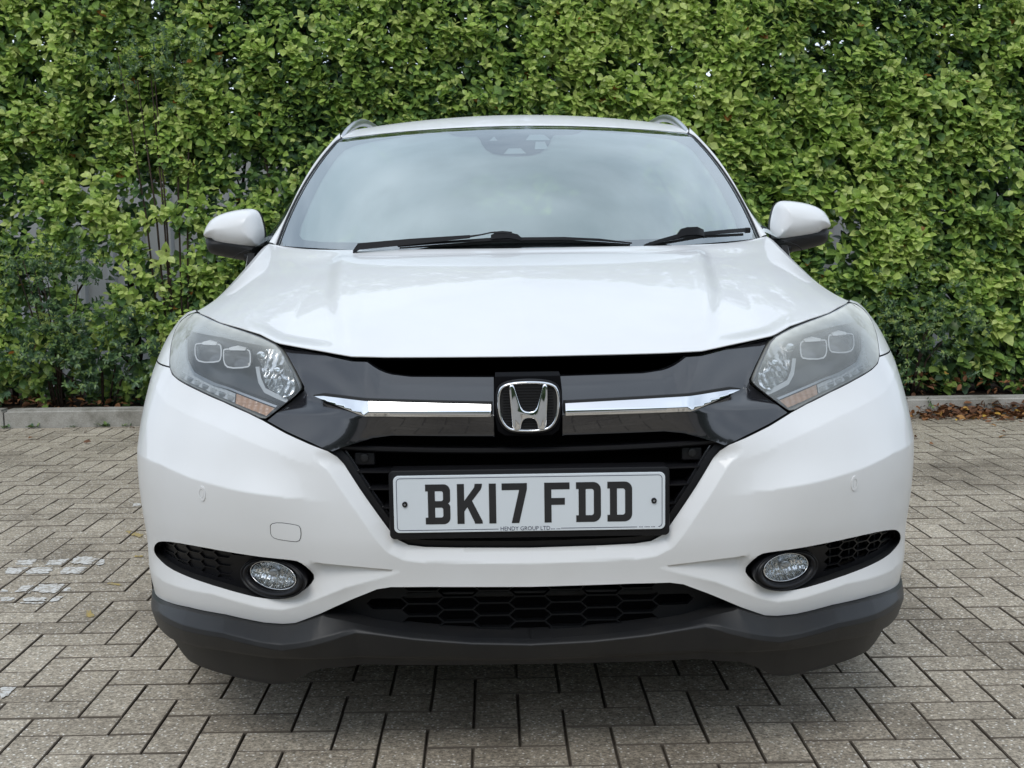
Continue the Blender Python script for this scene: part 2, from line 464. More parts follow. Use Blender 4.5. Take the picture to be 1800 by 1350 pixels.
POCKET = [(0.8134,0.4315),(0.8013,0.4488),(0.7793,0.4637),(0.7344,0.4749),(0.6676,0.4789),(0.5804,0.4755),(0.5263,0.4721),(0.4741,0.4698),(0.4512,0.4667),(0.4347,0.4508),(0.4249,0.4292),(0.4351,0.4123),(0.4569,0.3951),(0.4811,0.3831),(0.5079,0.3786),(0.5457,0.3793),(0.5900,0.3851),(0.6479,0.3931),(0.7110,0.3986),(0.7651,0.4035),(0.7990,0.4113),(0.8131,0.4198)]
CREASEC = [(0.2567,0.4505),(0.3233,0.4563),(0.3982,0.4624),(0.4512,0.4672),(0.4741,0.4703),(0.5263,0.4727),(0.5803,0.4760),(0.6675,0.4795),(0.7340,0.4766),(0.7793,0.4660),(0.8156,0.4432),(.9,.43)]
RIDGE = [(0.2567,0.4445),(0.3632,0.4125),(0.4552,0.3721),(0.4949,0.3601),(0.5360,0.3603),(0.6495,0.3758),(0.7908,0.3691),(0.8613,0.3663),(.9,.366)]
WHITELOW = [(0.0,0.4130),(0.1963,0.4156),(0.2729,0.4151),(0.3004,0.4100),(0.3511,0.3870),(0.4175,0.3540),(0.4706,0.3308),(0.4973,0.3272),(0.5382,0.3263),(0.6221,0.3326),(0.7167,0.3293),(0.7988,0.3157),(0.8512,0.3010),(.886,.296)]
LIPTOP = [(0.0,0.3026),(0.1171,0.3070),(0.2268,0.3171),(0.3087,0.3283),(0.3640,0.3405),(0.4031,0.3481)]
CHROME = [(0.4182,0.7871),(0.3986,0.7885),(0.3632,0.7867),(0.3117,0.7831),(0.2732,0.7820),(0.0711,0.7750),(0.0713,0.7521),(0.3106,0.7548),(0.3727,0.7737)]

def band_lines(T, lo, hi, d=.003):
    """three near-parallel edges along a crease, so that it stays crisp"""
    P = resample([(a, b) for a, b in T if lo < a < hi], .012, False)
    return [sz([(a, b + e) for a, b in P]) for e in (-d, 0.0, d)]
# white bumper skin
AMP = [(0, 0), (.25, 0), (.33, .012), (.42, .030), (.50, .036), (.74, .030), (.80, .016), (.83, 0), (1, 0)]
def Ybump(x, z):
    ax = np.abs(x); P = np.stack([ax.ravel(), z.ravel()], 1)
    d = segdist(P, VEDGE, False).reshape(ax.shape)
    y = Y1(x, z) + .017 * np.clip(1 - d / .029, 0, 1) * sst(.692, .655, z)
    zc = ip(ax, CREASEC); zr = ip(ax, RIDGE); t = (zc - z) / np.maximum(zc - zr, .006)
    y = y + ip(ax, AMP) * np.clip(1 - t, 0, 1) * (sst(.0, .035, t) * (1 - sst(.405, .435, ax)) + sst(.05, .60, t) * sst(.405, .435, ax))
    y = y + .28 * np.clip(zr - z, 0, .05) * sst(.25, .40, ax)
    return y
# gloss black grille band
RAMP = lambda ax: .030 * sst(.45, .29, ax)
ZLOW = [(0, .7116), (.0678, .7126), (.2622, .7158), (.2989, .7113), (.3283, .7032), (.3603, .6937), (.3876, .6864), (.4206, .6998), (.4732, .7194), (.52, .737), (.6, .75)]
def Yband(x, z):
    ax = np.abs(x); y = Y1(x, z)
    b1 = ip(ax, BANDB1); c = ip(ax, CREASE); zl = np.minimum(ip(ax, ZLOW), c - .012)
    up = np.clip(1 - (z - c) / np.maximum(b1 - c, .03), 0, 1); dn = np.clip((z - zl) / (c - zl), 0, 1)
    y = y - RAMP(ax) * np.where(z >= c, up, dn)
    y = y + .22 * np.clip(z - b1, 0, .03) * sst(.335, .318, ax)
    xf = np.interp(z, [.70, .7857, .848, .9], [.268, .3112, .3432, .37])
    return y + .16 * np.clip(ax - xf, 0, .12) * sst(.75, .78, z)
# black lower lip
K0 = [(0,.3026),(.1171,.307),(.2268,.3171),(.3087,.3283),(.364,.3405),(.4031,.3481),(.4175,.352),(.4706,.3308),(.4973,.3272),(.5382,.3263),(.6221,.3326),(.7167,.3293),(.7988,.3157),(.86,.297),(.9,.29)]
K1 = [(0,.2985),(.1171,.303),(.2268,.313),(.3087,.3243),(.345,.3290),(.372,.3270),(.3888,.3222),(.4556,.3061),(.493,.2997),(.5361,.3015),(.6192,.3097),(.8006,.300),(.846,.279),(.9,.27)]
K2 = [(0,.2945),(.1171,.299),(.2268,.309),(.3087,.320),(.345,.3225),(.372,.317),(.3888,.3115),(.4556,.2950),(.4936,.2875),(.5367,.2918),(.6207,.2993),(.81,.286),(.8449,.275),(.9,.265)]
K3 = [(0,.262),(.2624,.270),(.423,.2725),(.514,.2676),(.6204,.2669),(.7242,.2576),(.77,.2485),(.9,.245)]
D0 = [(0,.010),(.37,.010),(.43,.004),(.9,.004)]
D1 = [(0,-.004),(.345,-.006),(.375,-.018),(.43,-.032),(.52,-.036),(.72,-.030),(.86,-.012),(.9,-.01)]
def Ylip(x, z):
    ax = np.abs(x); k0 = ip(ax, K0); k1 = np.minimum(ip(ax, K1), k0 - .002); k2 = np.minimum(ip(ax, K2), k1 - .002); k3 = np.minimum(ip(ax, K3), k2 - .004)
    d0 = ip(ax, D0); d1 = ip(ax, D1); d2 = d1 - .004; d3 = d1 + .010
    zb = k3 - .08
    r = np.where(z >= k1, d1 + (d0 - d1) * np.clip((z - k1) / np.maximum(k0 - k1, .004), 0, 1.2),
        np.where(z >= k2, d2 + (d1 - d2) * (z - k2) / (k1 - k2),
        np.where(z >= k3, d3 + (d2 - d3) * (z - k3) / (k2 - k3), d3 + (.028) * np.clip((k3 - z) / .08, 0, 1) + .006 * sst(0, .012, k3 - z))))
    base = Y0(x, np.full_like(z, .32)) * .55 + Y0(x, z) * .45
    return base - .004 + r
LIPLOW = [(0,.2432),(0.3348,0.2429),(0.4183,0.2362),(0.4406,0.2278),(0.4695,0.2087),(0.4966,0.1891),(0.5280,0.1830),(0.6146,0.1850),(0.7336,0.1950),(0.7500,0.2060),(0.7640,0.2220),(0.7850,0.2360),(0.836,0.2440),(.872,.252)]

# ------------------------------------------------------------------ car root
car = empty("parked_car", (0.0015, 0, 0), (0, -0.003, -0.0115))
tag(car, "white compact SUV with hazed headlights parked on the block paving, front plate reading BK17 FDD", "car")

# front bumper cover
XC_ = np.linspace(.270, .408, 28)
va_ = np.array(VEDGE); tn_ = np.gradient(va_, axis=0); tn_ /= np.linalg.norm(tn_, axis=1)[:, None]
nn_ = np.stack([tn_[:, 1], -tn_[:, 0]], 1); nn_ *= np.where(nn_[:, 1:2] * 1.0 + (-nn_[:, 0:1]) > 0, 1, -1)
out = [(0, .4913)] + VEDGE[::-1][1:] + [(a + .000, b - .0025) for a, b in WINGLOW[::-1][1:]]
lampo = offset(LAMP, -.0012)                     # lamp outline grown by the gap, counter-clockwise
la = [tuple(p) for p in lampo]
i_tip = int(np.argmin([abs(a - .522) + abs(b - .735) for a, b in la])); 
order = [la[(i_tip + k) % len(la)] for k in range(len(la))]
i_top = int(np.argmin([abs(a - .7435) + abs(b - .938) for a, b in order]))
seq = order[:i_top + 1]
if max(p[0] for p in seq) < .75: seq = [order[0]] + order[::-1][:len(order) - i_top]
out[-1] = seq[0]
ks = [k for k, p in enumerate(seq) if p[0] > .70 and p[1] > .8245][0]
out = out + seq[1:ks] + [(float(np.interp(.8225, [seq[ks - 1][1], seq[ks][1]], [seq[ks - 1][0], seq[ks][0]])), .8225)]
edge = lambda z_: (.988 * float(cubic(np.array([z_]), ZW, VW)[0]) - .012 * float(sst(.86, .93, z_)), z_)
out += [edge(z_) for z_ in (.8225, .80, .74, .68, .62, .56, .50, .44, .38, .33, .297)]
out += [p for p in WHITELOW[::-1] if p[0] < .87]
cap_out = [(float(np.interp(.8255, [seq[ks - 1][1], seq[ks][1]], [seq[ks - 1][0], seq[ks][0]])), .8255)] + seq[ks:] + [(.752, .938), (.782, .930), (.806, .916)] + [edge(z_) for z_ in (.90, .86, .8255)]
for sgn in (-1, 1):
    panel("front_wing_tip", nose(Ybump), sz(cap_out), [M['paint'], M['gap']], car, step=.008, rim=.02, rimdir=(0, 1, 0), mirror=False, side=sgn)
bumper = panel("front_bumper", nose(Ybump), sz(out), [M['paint'], M['gap']], car, holes=[sz(chaikin(POCKET, 1))],
               creases=[sz(va_[:-2] - nn_[:-2] * q_) for q_ in (.0265, .029, .0315)] + [sz([(a, .4913 - q_) for a in np.linspace(.004, .19, 16)]) for q_ in (.0265, .029, .0315)]
               + [sz(np.stack([XC_, ip(XC_, CREASEC) - r_ * (ip(XC_, CREASEC) - ip(XC_, RIDGE)) + e_], 1)) for r_, e_ in ((0, .0012), (0, 0), (.0175, 0), (.035, 0), (.07, 0))]
               + band_lines(RIDGE, .20, .85) + band_lines(LS, .38, .86) + band_lines(LA, .42, .81),
               step=.0068, rim=.035, rimdir=(0, 1, 0))
# tow-eye cover and parking sensors, flush in the bumper
TOW = chaikin([(0.5050,0.5344),(0.5040,0.5450),(0.4870,0.5490),(0.4556,0.5453),(0.4430,0.5410),(0.4428,0.5200),(0.4490,0.5080),(0.4700,0.5095),(0.4960,0.5130),(0.5050,0.5200)], 1)
panel("tow_eye_groove", nose(Ybump, -.0004), sz(TOW), [M['gap']], bumper, step=.006, rim=0, mirror=False, side=-1)
panel("tow_eye_cover", nose(Ybump, -.0012), sz(offset(TOW, .0013)), [M['paint'], M['paint']], bumper, step=.006, rim=.003, mirror=False, side=-1)
for sgn in (-1, 1):
    a0 = sz([(.648, .5957)])[0]
    e1 = [(a0[0] + .0095 * math.cos(t), a0[1] + .0155 * math.sin(t)) for t in np.linspace(0, 2 * math.pi, 28, endpoint=False)]
    e2 = [(a0[0] + .0058 * math.cos(t), a0[1] + .0098 * math.sin(t)) for t in np.linspace(0, 2 * math.pi, 22, endpoint=False)]
    e3 = [(a0[0] + .0049 * math.cos(t), a0[1] + .0086 * math.sin(t)) for t in np.linspace(0, 2 * math.pi, 22, endpoint=False)]
    ring = panel("parking_sensor", nose(Ybump, -.0022), e1, [M['paint'], M['paint']], bumper, holes=[e2], step=.003, rim=.003, mirror=False, side=sgn)
    panel("sensor_face", nose(Ybump, -.0014), e3, [M['paint'], M['paint']], bumper, step=.003, rim=.002, mirror=False, side=sgn)

# black lip
K3L = [(0,.258),(.2624,.264),(.423,.266),(.514,.2646),(.6204,.2645),(.7242,.2556),(.77,.2485),(.81,.2475),(.845,.251),(.868,.262)]
lip_out = LIPTOP + [(.412, .3512)] + [(a, b - .003) for a, b in WHITELOW if .43 < a < .87] + [(.874, .29)] + K3L[::-1]
panel("lower_lip", nose(Ylip), sz(lip_out), [M['textured'], M['textured']], car,
      creases=band_lines(K1, -.001, .86, .0022) + band_lines(K2, -.001, .86, .0018) + [], step=.0075, rim=.05, rimdir=(0, 1, .12))

DEFL = [(a, b + .010) for a, b in K3L if a < .77] + [(.782, .262), (.786, .243), (.770, .226), (.757, .207), (.742, .194), (.7336, .1897)] + [p for p in LIPLOW[::-1] if p[0] < .70]
panel("air_deflector", nose(lambda x, z: Ylip(x, z) + .004 + .012 * sst(.36, .48, np.abs(x))), sz(DEFL), [M['textured'], M['textured']], car, step=.010, rim=.05, rimdir=(0, 1, .12))
# gloss band between the lamps
bt = BANDTOP[::-1]
band = bt + [(0.4856 - .004, 0.8539), (0.4660 - .004, 0.8286), (0.4487 - .005, 0.8022), (0.4490 - .0055, 0.7935), (0.4767 - .002, 0.7685), (0.5067, .7440), (.5130, .7390)] + [(a, b + .0022) for a, b in WINGLOW[1:]] + BANDLOW
# the badge stands in a cut-out of the band
panel("grille_band", nose(Yband), sz([p for p in band if p[0] > .066 or p[0] == 0 and False] if False else [(max(a, .0655), b) for a, b in band]), [M['gloss'], M['gloss']], car,
      creases=[sz(resample([(a, b + e_) for a, b in ((.07, .7545), (.3175, .7545), (.4192, .7871), (.440, .7915))], .008, False)) for e_ in (-.002, 0, .002)] + [sz(resample([(a + e_, b) for a, b in FACET], .008, False)) for e_ in (-.002, 0, .002)], step=.0065, rim=.03, rimdir=(0, 1, 0), seam=False)
# chrome wings
def Ychr(x, z):
    ax = np.abs(x); zb = np.interp(ax, [0, .0713, .306, .313, .42], [.7595, .7595, .7632, .757, .787])
    y = Y1(ax, z) - .010 - RAMP(ax)
    c = np.interp(ax, [0, .3175, .4192, .6], [.7545, .7545, .7871, .80])
    y = y - .05 * (z - c) + .9 * np.clip(zb - z, 0, .02)
    return y + .08 * np.clip(ax - .308, 0, .12)
panel("chrome_strip", nose(Ychr), sz(CHROME), [M['chrome'], M['chrome']], car, creases=[sz([(.073, .7595), (.304, .7632)]), sz([(.3085, .765), (.3117, .7825)])], step=.006, rim=.014, rimdir=(0, 1, 0))
CO = chaikin(offset(CHROME, -.0035), 0)
panel("chrome_surround", nose(Ychr, .006), sz([(max(a, .0665), b) for a, b in CO]), [M['gap'], M['gap']], car, step=.007, rim=.012, rimdir=(0, 1, 0), seam=False)

# badge
def badge_z(py): return .8249 - (py - 667.8) * .0011
bx = lambda cx: (cx - 742) * 9.85e-5
bz = lambda cy: .8243 - (cy - 192) * 1.0185e-4
hs = [(bx(110), bz(140)), (bx(1370), bz(140)), (bx(1400), bz(420)), (bx(1410), bz(800)), (bx(1330), bz(1180)), (bx(1200), bz(1270)), (bx(290), bz(1270)), (bx(150), bz(1180)), (bx(75), bz(800)), (bx(85), bz(420))]
badge = prism("badge_housing", hs, .004, .075, M['dark'], car, bevel=.004)
ringo = [(bx(a), bz(b)) for a, b in [(750, 225), (1000, 235), (1200, 270), (1300, 340), (1345, 470), (1352, 650), (1330, 850), (1280, 1000), (1190, 1110), (1060, 1170), (750, 1190), (430, 1170), (310, 1110), (220, 1000), (165, 850), (145, 650), (152, 470), (195, 340), (300, 270), (500, 235)]]
ringo = chaikin(ringo, 2)
ringi = offset(ringo, .0058)
outer2 = chaikin(offset(ringo, -.0035), 0)
prism("badge_rim", outer2, -.004, .02, M['satin'], badge, bevel=.002)
def ring_mesh(name, o_, i_, yf, yb, hgt, m_, parent):
    o_ = np.asarray(o_); i_ = np.asarray(i_); n = len(o_); V = []; F = []
    prof = [(0, 0), (.12, .55), (.30, .9), (.5, 1), (.70, .9), (.88, .55), (1, 0)]
    if area(o_) < 0: o_ = o_[::-1]
    if area(i_) < 0: i_ = i_[::-1]
    sh = int(np.argmin(((i_ - o_[0]) ** 2).sum(1))); i_ = np.roll(i_, -sh, 0)
    rows = [(0, yb - yf)] + [(t, -h * hgt) for t, h in prof] + [(1, yb - yf)]
    for t, h in rows:
        for k in range(n):
            p = o_[k] * (1 - t) + i_[k] * t; V.append((p[0], yf + h, p[1]))
    for r in range(len(rows) - 1):
        for k in range(n): F.append((r * n + k, r * n + (k + 1) % n, (r + 1) * n + (k + 1) % n, (r + 1) * n + k))
    return mesh_obj(name, V, F, m_, parent)
ring_mesh("badge_ring", ringo, ringi, -.007, .004, .0035, M['chrome'], badge)
prism("badge_back", offset(ringo, .004), -.0046, .0, M['gap'], badge)
for k in range(15):                                   # fine ribs of the badge ground
    zz = bz(360 + k * 52)
    hw = .0475 if zz > bz(950) else .041
    box("badge_rib", (0, -.0052, zz), (2 * hw, .002, .0014), M['satin'], badge)
hp = [(375, 285), (468, 282), (500, 380), (545, 530), (590, 670), (625, 735), (675, 778), (750, 790), (830, 785), (885, 745), (922, 670), (965, 520), (1005, 370), (1028, 282), (1115, 285), (1120, 500), (1105, 800), (1078, 1140), (928, 1140), (902, 1010), (872, 950), (830, 925), (760, 915), (690, 925), (645, 950), (615, 1015), (590, 1140), (438, 1140), (412, 850), (385, 500)]
hm = chaikin([(bx(a), bz(b)) for a, b in hp], 1)
prism("badge_letter", hm, -.0135, -.004, M['chrome'], badge, bevel=.0034, seg=3)

# main grille: dark cavity, cross bars, plate bracket
cav = [(.40, .70), (.34, .60), (.27, .50), (.22, .475), (-.22, .475), (-.27, .50), (-.34, .60), (-.40, .70), (-.40, .745), (.40, .745)]
grille = prism("grille_cavity", cav, .150, .158, M['dark'], car)
hw_at = lambda z: float(np.interp(z, [.4913, .5, .53, .56, .61, .66, .6864], [.18, .236, .272, .293, .326, .36, .375]))
for zc, th, yf in ((.6815, .0105, .020), (.6425, .006, .026), (.609, .006, .028), (.572, .006, .030), (.538, .005, .030)):
    hw = hw_at(zc) + .004
    xs = np.linspace(-hw, hw, 41)
    P = []
    for a_, b_ in ((yf + .05, zc - th * .5), (yf + .004, zc - th * .5), (yf, zc - th * .2), (yf, zc + th * .25), (yf + .003, zc + th * .5), (yf + .05, zc + th * .5)):
        P.append([(x_, a_ + float(Y0(np.array([x_]), np.array([zc]))[0]) + .06 * max(0, abs(x_) - .2) * 0, b_ + .010 * (x_ / .38) ** 2 * (zc > .66)) for x_ in xs])
    o_ = grid("grille_bar", P, M['satin'], grille); o_.data.set_sharp_from_angle(angle=math.radians(30))
for sx in (-1, 1):                                       # sensors either side of the plate
    box("sensor_pad", (sx * .3195, .064, .666), (.040, .02, .026), M['satin'], grille, .003)
    prism("bumper_sensor", ellipse(sx * .3195, .6685, .008, .0085, 24), .050, .058, M['textured'], grille, .0015)
# trim frame that lines the V opening
def Yfr(x, z): return Y1(x, z) + .022
vo = offset([(0, .4913)] + VEDGE[::-1][1:] + [(0.3876, .72), (0, .72)], -.002)
ve = [p for p in VEDGE]
vin = []
va = np.array(VEDGE); tn = np.gradient(va, axis=0); tn /= np.linalg.norm(tn, axis=1)[:, None]
nn = np.stack([tn[:, 1], -tn[:, 0]], 1); nn *= np.where(nn[:, 1:2] * 1.0 + (-nn[:, 0:1]) > 0, 1, -1)
vin = va + nn * .013; vin[-1] = (0, va[-1, 1] + .013); vout = va - nn * .004; vout[-1] = (0, va[-1, 1] - .004)
panel("grille_frame", nose(Yfr), sz(np.vstack([vout[::-1], vin])), [M['satin'], M['satin']], grille, step=.007, rim=.03, rimdir=(0, 1, 0))
vin2 = va + nn * .0135; vin2[-1] = (0, va[-1, 1] + .0135); vin3 = va + nn * .0165; vin3[-1] = (0, va[-1, 1] + .0165)
panel("grille_inner_frame", nose(Yfr, .012), sz(np.vstack([vin2[::-1], vin3])), [M['gloss'], M['gloss']], grille, step=.006, rim=.03, rimdir=(0, 1, 0))
# number plate
ZP0 = .5300
bracket = prism("plate_bracket", rrect(0, .5835, .2695, .0675, .010), .004, .05, M['satin'], grille, bevel=.003)
plate = prism("number_plate", rrect(0, ZP0 + .0555, .260, .0555, .010), -.001, .004, M['plate'], car, bevel=.0008, seg=1)
plate["label"] = "white front number plate reading BK17 FDD"
PX = lambda mm: -.260 + mm / 1000.
PZ = lambda mm: ZP0 + mm / 1000.
def flat(name, polys, m_, parent, y):
    """flat print: outlines with optional holes as [outer, hole, ...]"""
    V = []; F = []
    for loops in polys:
        tri = tessellate_polygon([[Vector((p[0], p[1], 0)) for p in lp] for lp in loops]); b = len(V)
        for lp in loops: V += [(p[0], y, p[1]) for p in lp]
        F += [tuple(b + i for i in t) for t in tri]
    me_ = mesh_obj(name, V, F, m_, parent, False)
    bm_ = bmesh.new(); bm_.from_mesh(me_.data)
    for f_ in bm_.faces:
        f_.normal_update()
        if f_.normal.y > 0: f_.normal_flip()
    bm_.to_mesh(me_.data); bm_.free()
    return me_
def arc(cx, cy, rx, ry, a0, a1, n=7): return [(cx + rx * math.cos(math.radians(a0 + (a1 - a0) * k / n)), cy + ry * math.sin(math.radians(a0 + (a1 - a0) * k / n))) for k in range(n + 1)]
T = 14.
GL = {
 'B': [[(0, 0)] + [(36, 0)] + arc(36, 13, 13, 13, -90, 0) + [(49, 32)] + arc(43, 33, 6, 8, 0, 60) + [(44.5, 41)] + arc(43, 48, 6, 7, -50, 0) + [(49, 66)] + arc(36, 66, 13, 13, 0, 90) + [(0, 79), (0, 65.5), (5, 65.5), (5, 13.5), (0, 13.5)],
       [(19, 46)] + [(31, 46)] + arc(31, 50, 4, 4, -90, 0) + arc(31, 61.5, 4, 4, 0, 90) + [(19, 65.5)],
       [(19, 13.5)] + arc(31, 17.5, 4, 4, -90, 0) + arc(31, 29, 4, 4, 0, 90) + [(19, 33)]],
 'K': [[(0, 0), (14, 0), (14, 24.5), (20, 33), (33.5, 4), (34.5, 0), (50, 0), (49.5, 5), (29.5, 45.5), (46.5, 67), (49, 73), (49.5, 79), (35, 79), (34, 72), (14, 45.5), (14, 79), (0, 79)]],
 '1': [[(0, 0), (14, 0), (14, 79), (0, 79)]],
 '7': [[(19, 0), (34, 0), (50, 67), (50, 79), (0, 79), (0, 65.5), (34.5, 65.5)]],
 'F': [[(0, 0), (14, 0), (14, 35), (40.5, 35), (40.5, 48.5), (14, 48.5), (14, 65.5), (50, 65.5), (50, 79), (0, 79)]],
 'D': [[(0, 0)] + arc(34, 15, 15, 15, -90, 0) + arc(34, 64, 15, 15, 0, 90) + [(0, 79), (0, 65.5), (5, 65.5), (5, 13.5), (0, 13.5)],
       [(19, 13.5)] + arc(30, 18, 5, 4.5, -90, 0) + arc(30, 61, 5, 4.5, 0, 90) + [(19, 65.5)]],
}
for ch, x0 in (('B', 60.8), ('K', 121.6), ('1', 182.6), ('7', 207.0), ('F', 288.5), ('D', 349.3), ('D', 409.2)):
    flat("plate_character", [[[(PX(x0 + a * .97), PZ(16.3 + b * .985)) for a, b in lp] for lp in GL[ch]]], M['ink'], plate, -.0016)
# thin navy border line with its gaps, maker's name, small print too small to read
def stroke(pts, w): 
    p = np.asarray(pts, float); t = np.gradient(p, axis=0); t /= np.linalg.norm(t, axis=1)[:, None]; n = np.stack([-t[:, 1], t[:, 0]], 1) * w / 2
    return [tuple(q) for q in np.vstack([p + n, (p - n)[::-1]])]
bl = [(320, 5), (466, 5)], [(507, 5)] + arc(507, 12, 7, 7, -90, 0, 6)[1:] + arc(507, 99, 7, 7, 0, 90, 6) + arc(13, 99, 7, 7, 90, 180, 6) + arc(13, 12, 7, 7, 180, 270, 6) + [(200, 5)]
for b_ in bl:
    q = [(PX(a), PZ(b)) for a, b in b_]
    flat("plate_border", [[stroke(resample(q, .012, False) if len(b_) > 2 else q, .0011)]], M['navy'], plate, -.0015)
def words(name, body, x, z, h, width, m_, parent, y):
    cu = bpy.data.curves.new(name, 'FONT'); cu.body = body; cu.size = 1.0; cu.resolution_u = 3
    tmp = bpy.data.objects.new(name, cu); COL.objects.link(tmp)
    dg = bpy.context.evaluated_depsgraph_get(); me = bpy.data.meshes.new_from_object(tmp.evaluated_get(dg))
    bpy.data.objects.remove(tmp); bpy.data.curves.remove(cu)
    co = np.array([v.co[:] for v in me.vertices]); lo, hi = co.min(0), co.max(0)
    for v in me.vertices:
        v.co = (x + (v.co.x - lo[0]) / (hi[0] - lo[0]) * width, y, z + (v.co.y - lo[1]) / (hi[1] - lo[1]) * h)
    me.materials.append(m_); me.update()
    return link(bpy.data.objects.new(name, me), parent)
words("maker_name", "HENDY GROUP LTD", PX(204), PZ(1.9), .0078, .095, M['navy'], plate, -.0016)
for x0, n, zz in ((301, 7, 3.0), (470, 12, 4.2)):
    flat("small_print", [[[(PX(x0 + 2.6 * k), PZ(zz)), (PX(x0 + 2.6 * k + 1.7), PZ(zz)), (PX(x0 + 2.6 * k + 1.5), PZ(zz + 1.7)), (PX(x0 + 2.6 * k + .3), PZ(zz + 1.6))]] for k in range(n) if k % 5 != 3], M['navy'], plate, -.0015)
for mm in (21.5, 498.5):
    sc_ = prism("plate_screw", ellipse(PX(mm), PZ(56), .0052, .0056, 20), -.0045, .0, M['satin'], plate, bevel=.0015)
    for w_, h_ in ((.0022, .0007), (.0007, .0022)):
        box("screw_cross", (PX(mm), -.0046, PZ(56)), (w_ * 2, .0006 + w_ * .1, h_ * 2), M['alloy'], plate)

# lower grille with long honeycomb cells
def hexes(xs, zs, w, h, k, px, pz):
    out = []
    for i in range(-12, 13):
        for j in range(-12, 13):
            cx = xs + i * px; cz = zs + j * pz + (pz / 2 if i % 2 else 0)
            out.append([(cx - w, cz), (cx - w + k, cz - h), (cx + w - k, cz - h), (cx + w, cz), (cx + w - k, cz + h), (cx - w + k, cz + h)])
    return out
low_out = [(0, .4300), (.20, .432), (.28, .432), (.36, .395), (.425, .358), (.435, .345), (.405, .336), (.364, .328), (.31, .316), (.227, .304), (.117, .292), (0, .288)]
full_low = low_out + [(-a, b) for a, b in low_out[::-1][1:-1]]
cells = [h_ for h_ in hexes(0, .3772 + .0128, .0410, .0112, .0125, .0720, .0256)]
core = np.array([(0, .426), (.21, .428), (.28, .425), (.335, .378), (.325, .333), (.23, .312), (.117, .302), (0, .298)]); core = np.vstack([core, (core * (-1, 1))[::-1]])
keep = [h_ for h_ in cells if inside(core, np.array(h_)).sum() >= 5 and inside(np.array(full_low), np.array(h_)).all()]
def Ylow(x, z): return .058 + .32 * np.clip(np.abs(x) - .30, 0, 1) ** 1.5 * 1.3 + Y0(x, np.full_like(z, .36)) * .75
flatS = lambda Yf: (lambda a, b: np.stack([a, Yf(a, b), b], -1))
lowg = panel("lower_grille", flatS(Ylow), full_low, [M['mesh'], M['mesh']], car, holes=keep, step=.012, rim=.016, rimdir=(0, 1, 0), mirror=False, seam=False)
prism("lower_grille_back", [(-.42, .27), (.42, .27), (.42, .45), (-.42, .45)], .165, .17, M['dark'], lowg)
box("crash_bar", (0, .135, .3705), (.66, .03, .012), M['textured'], lowg, .002)

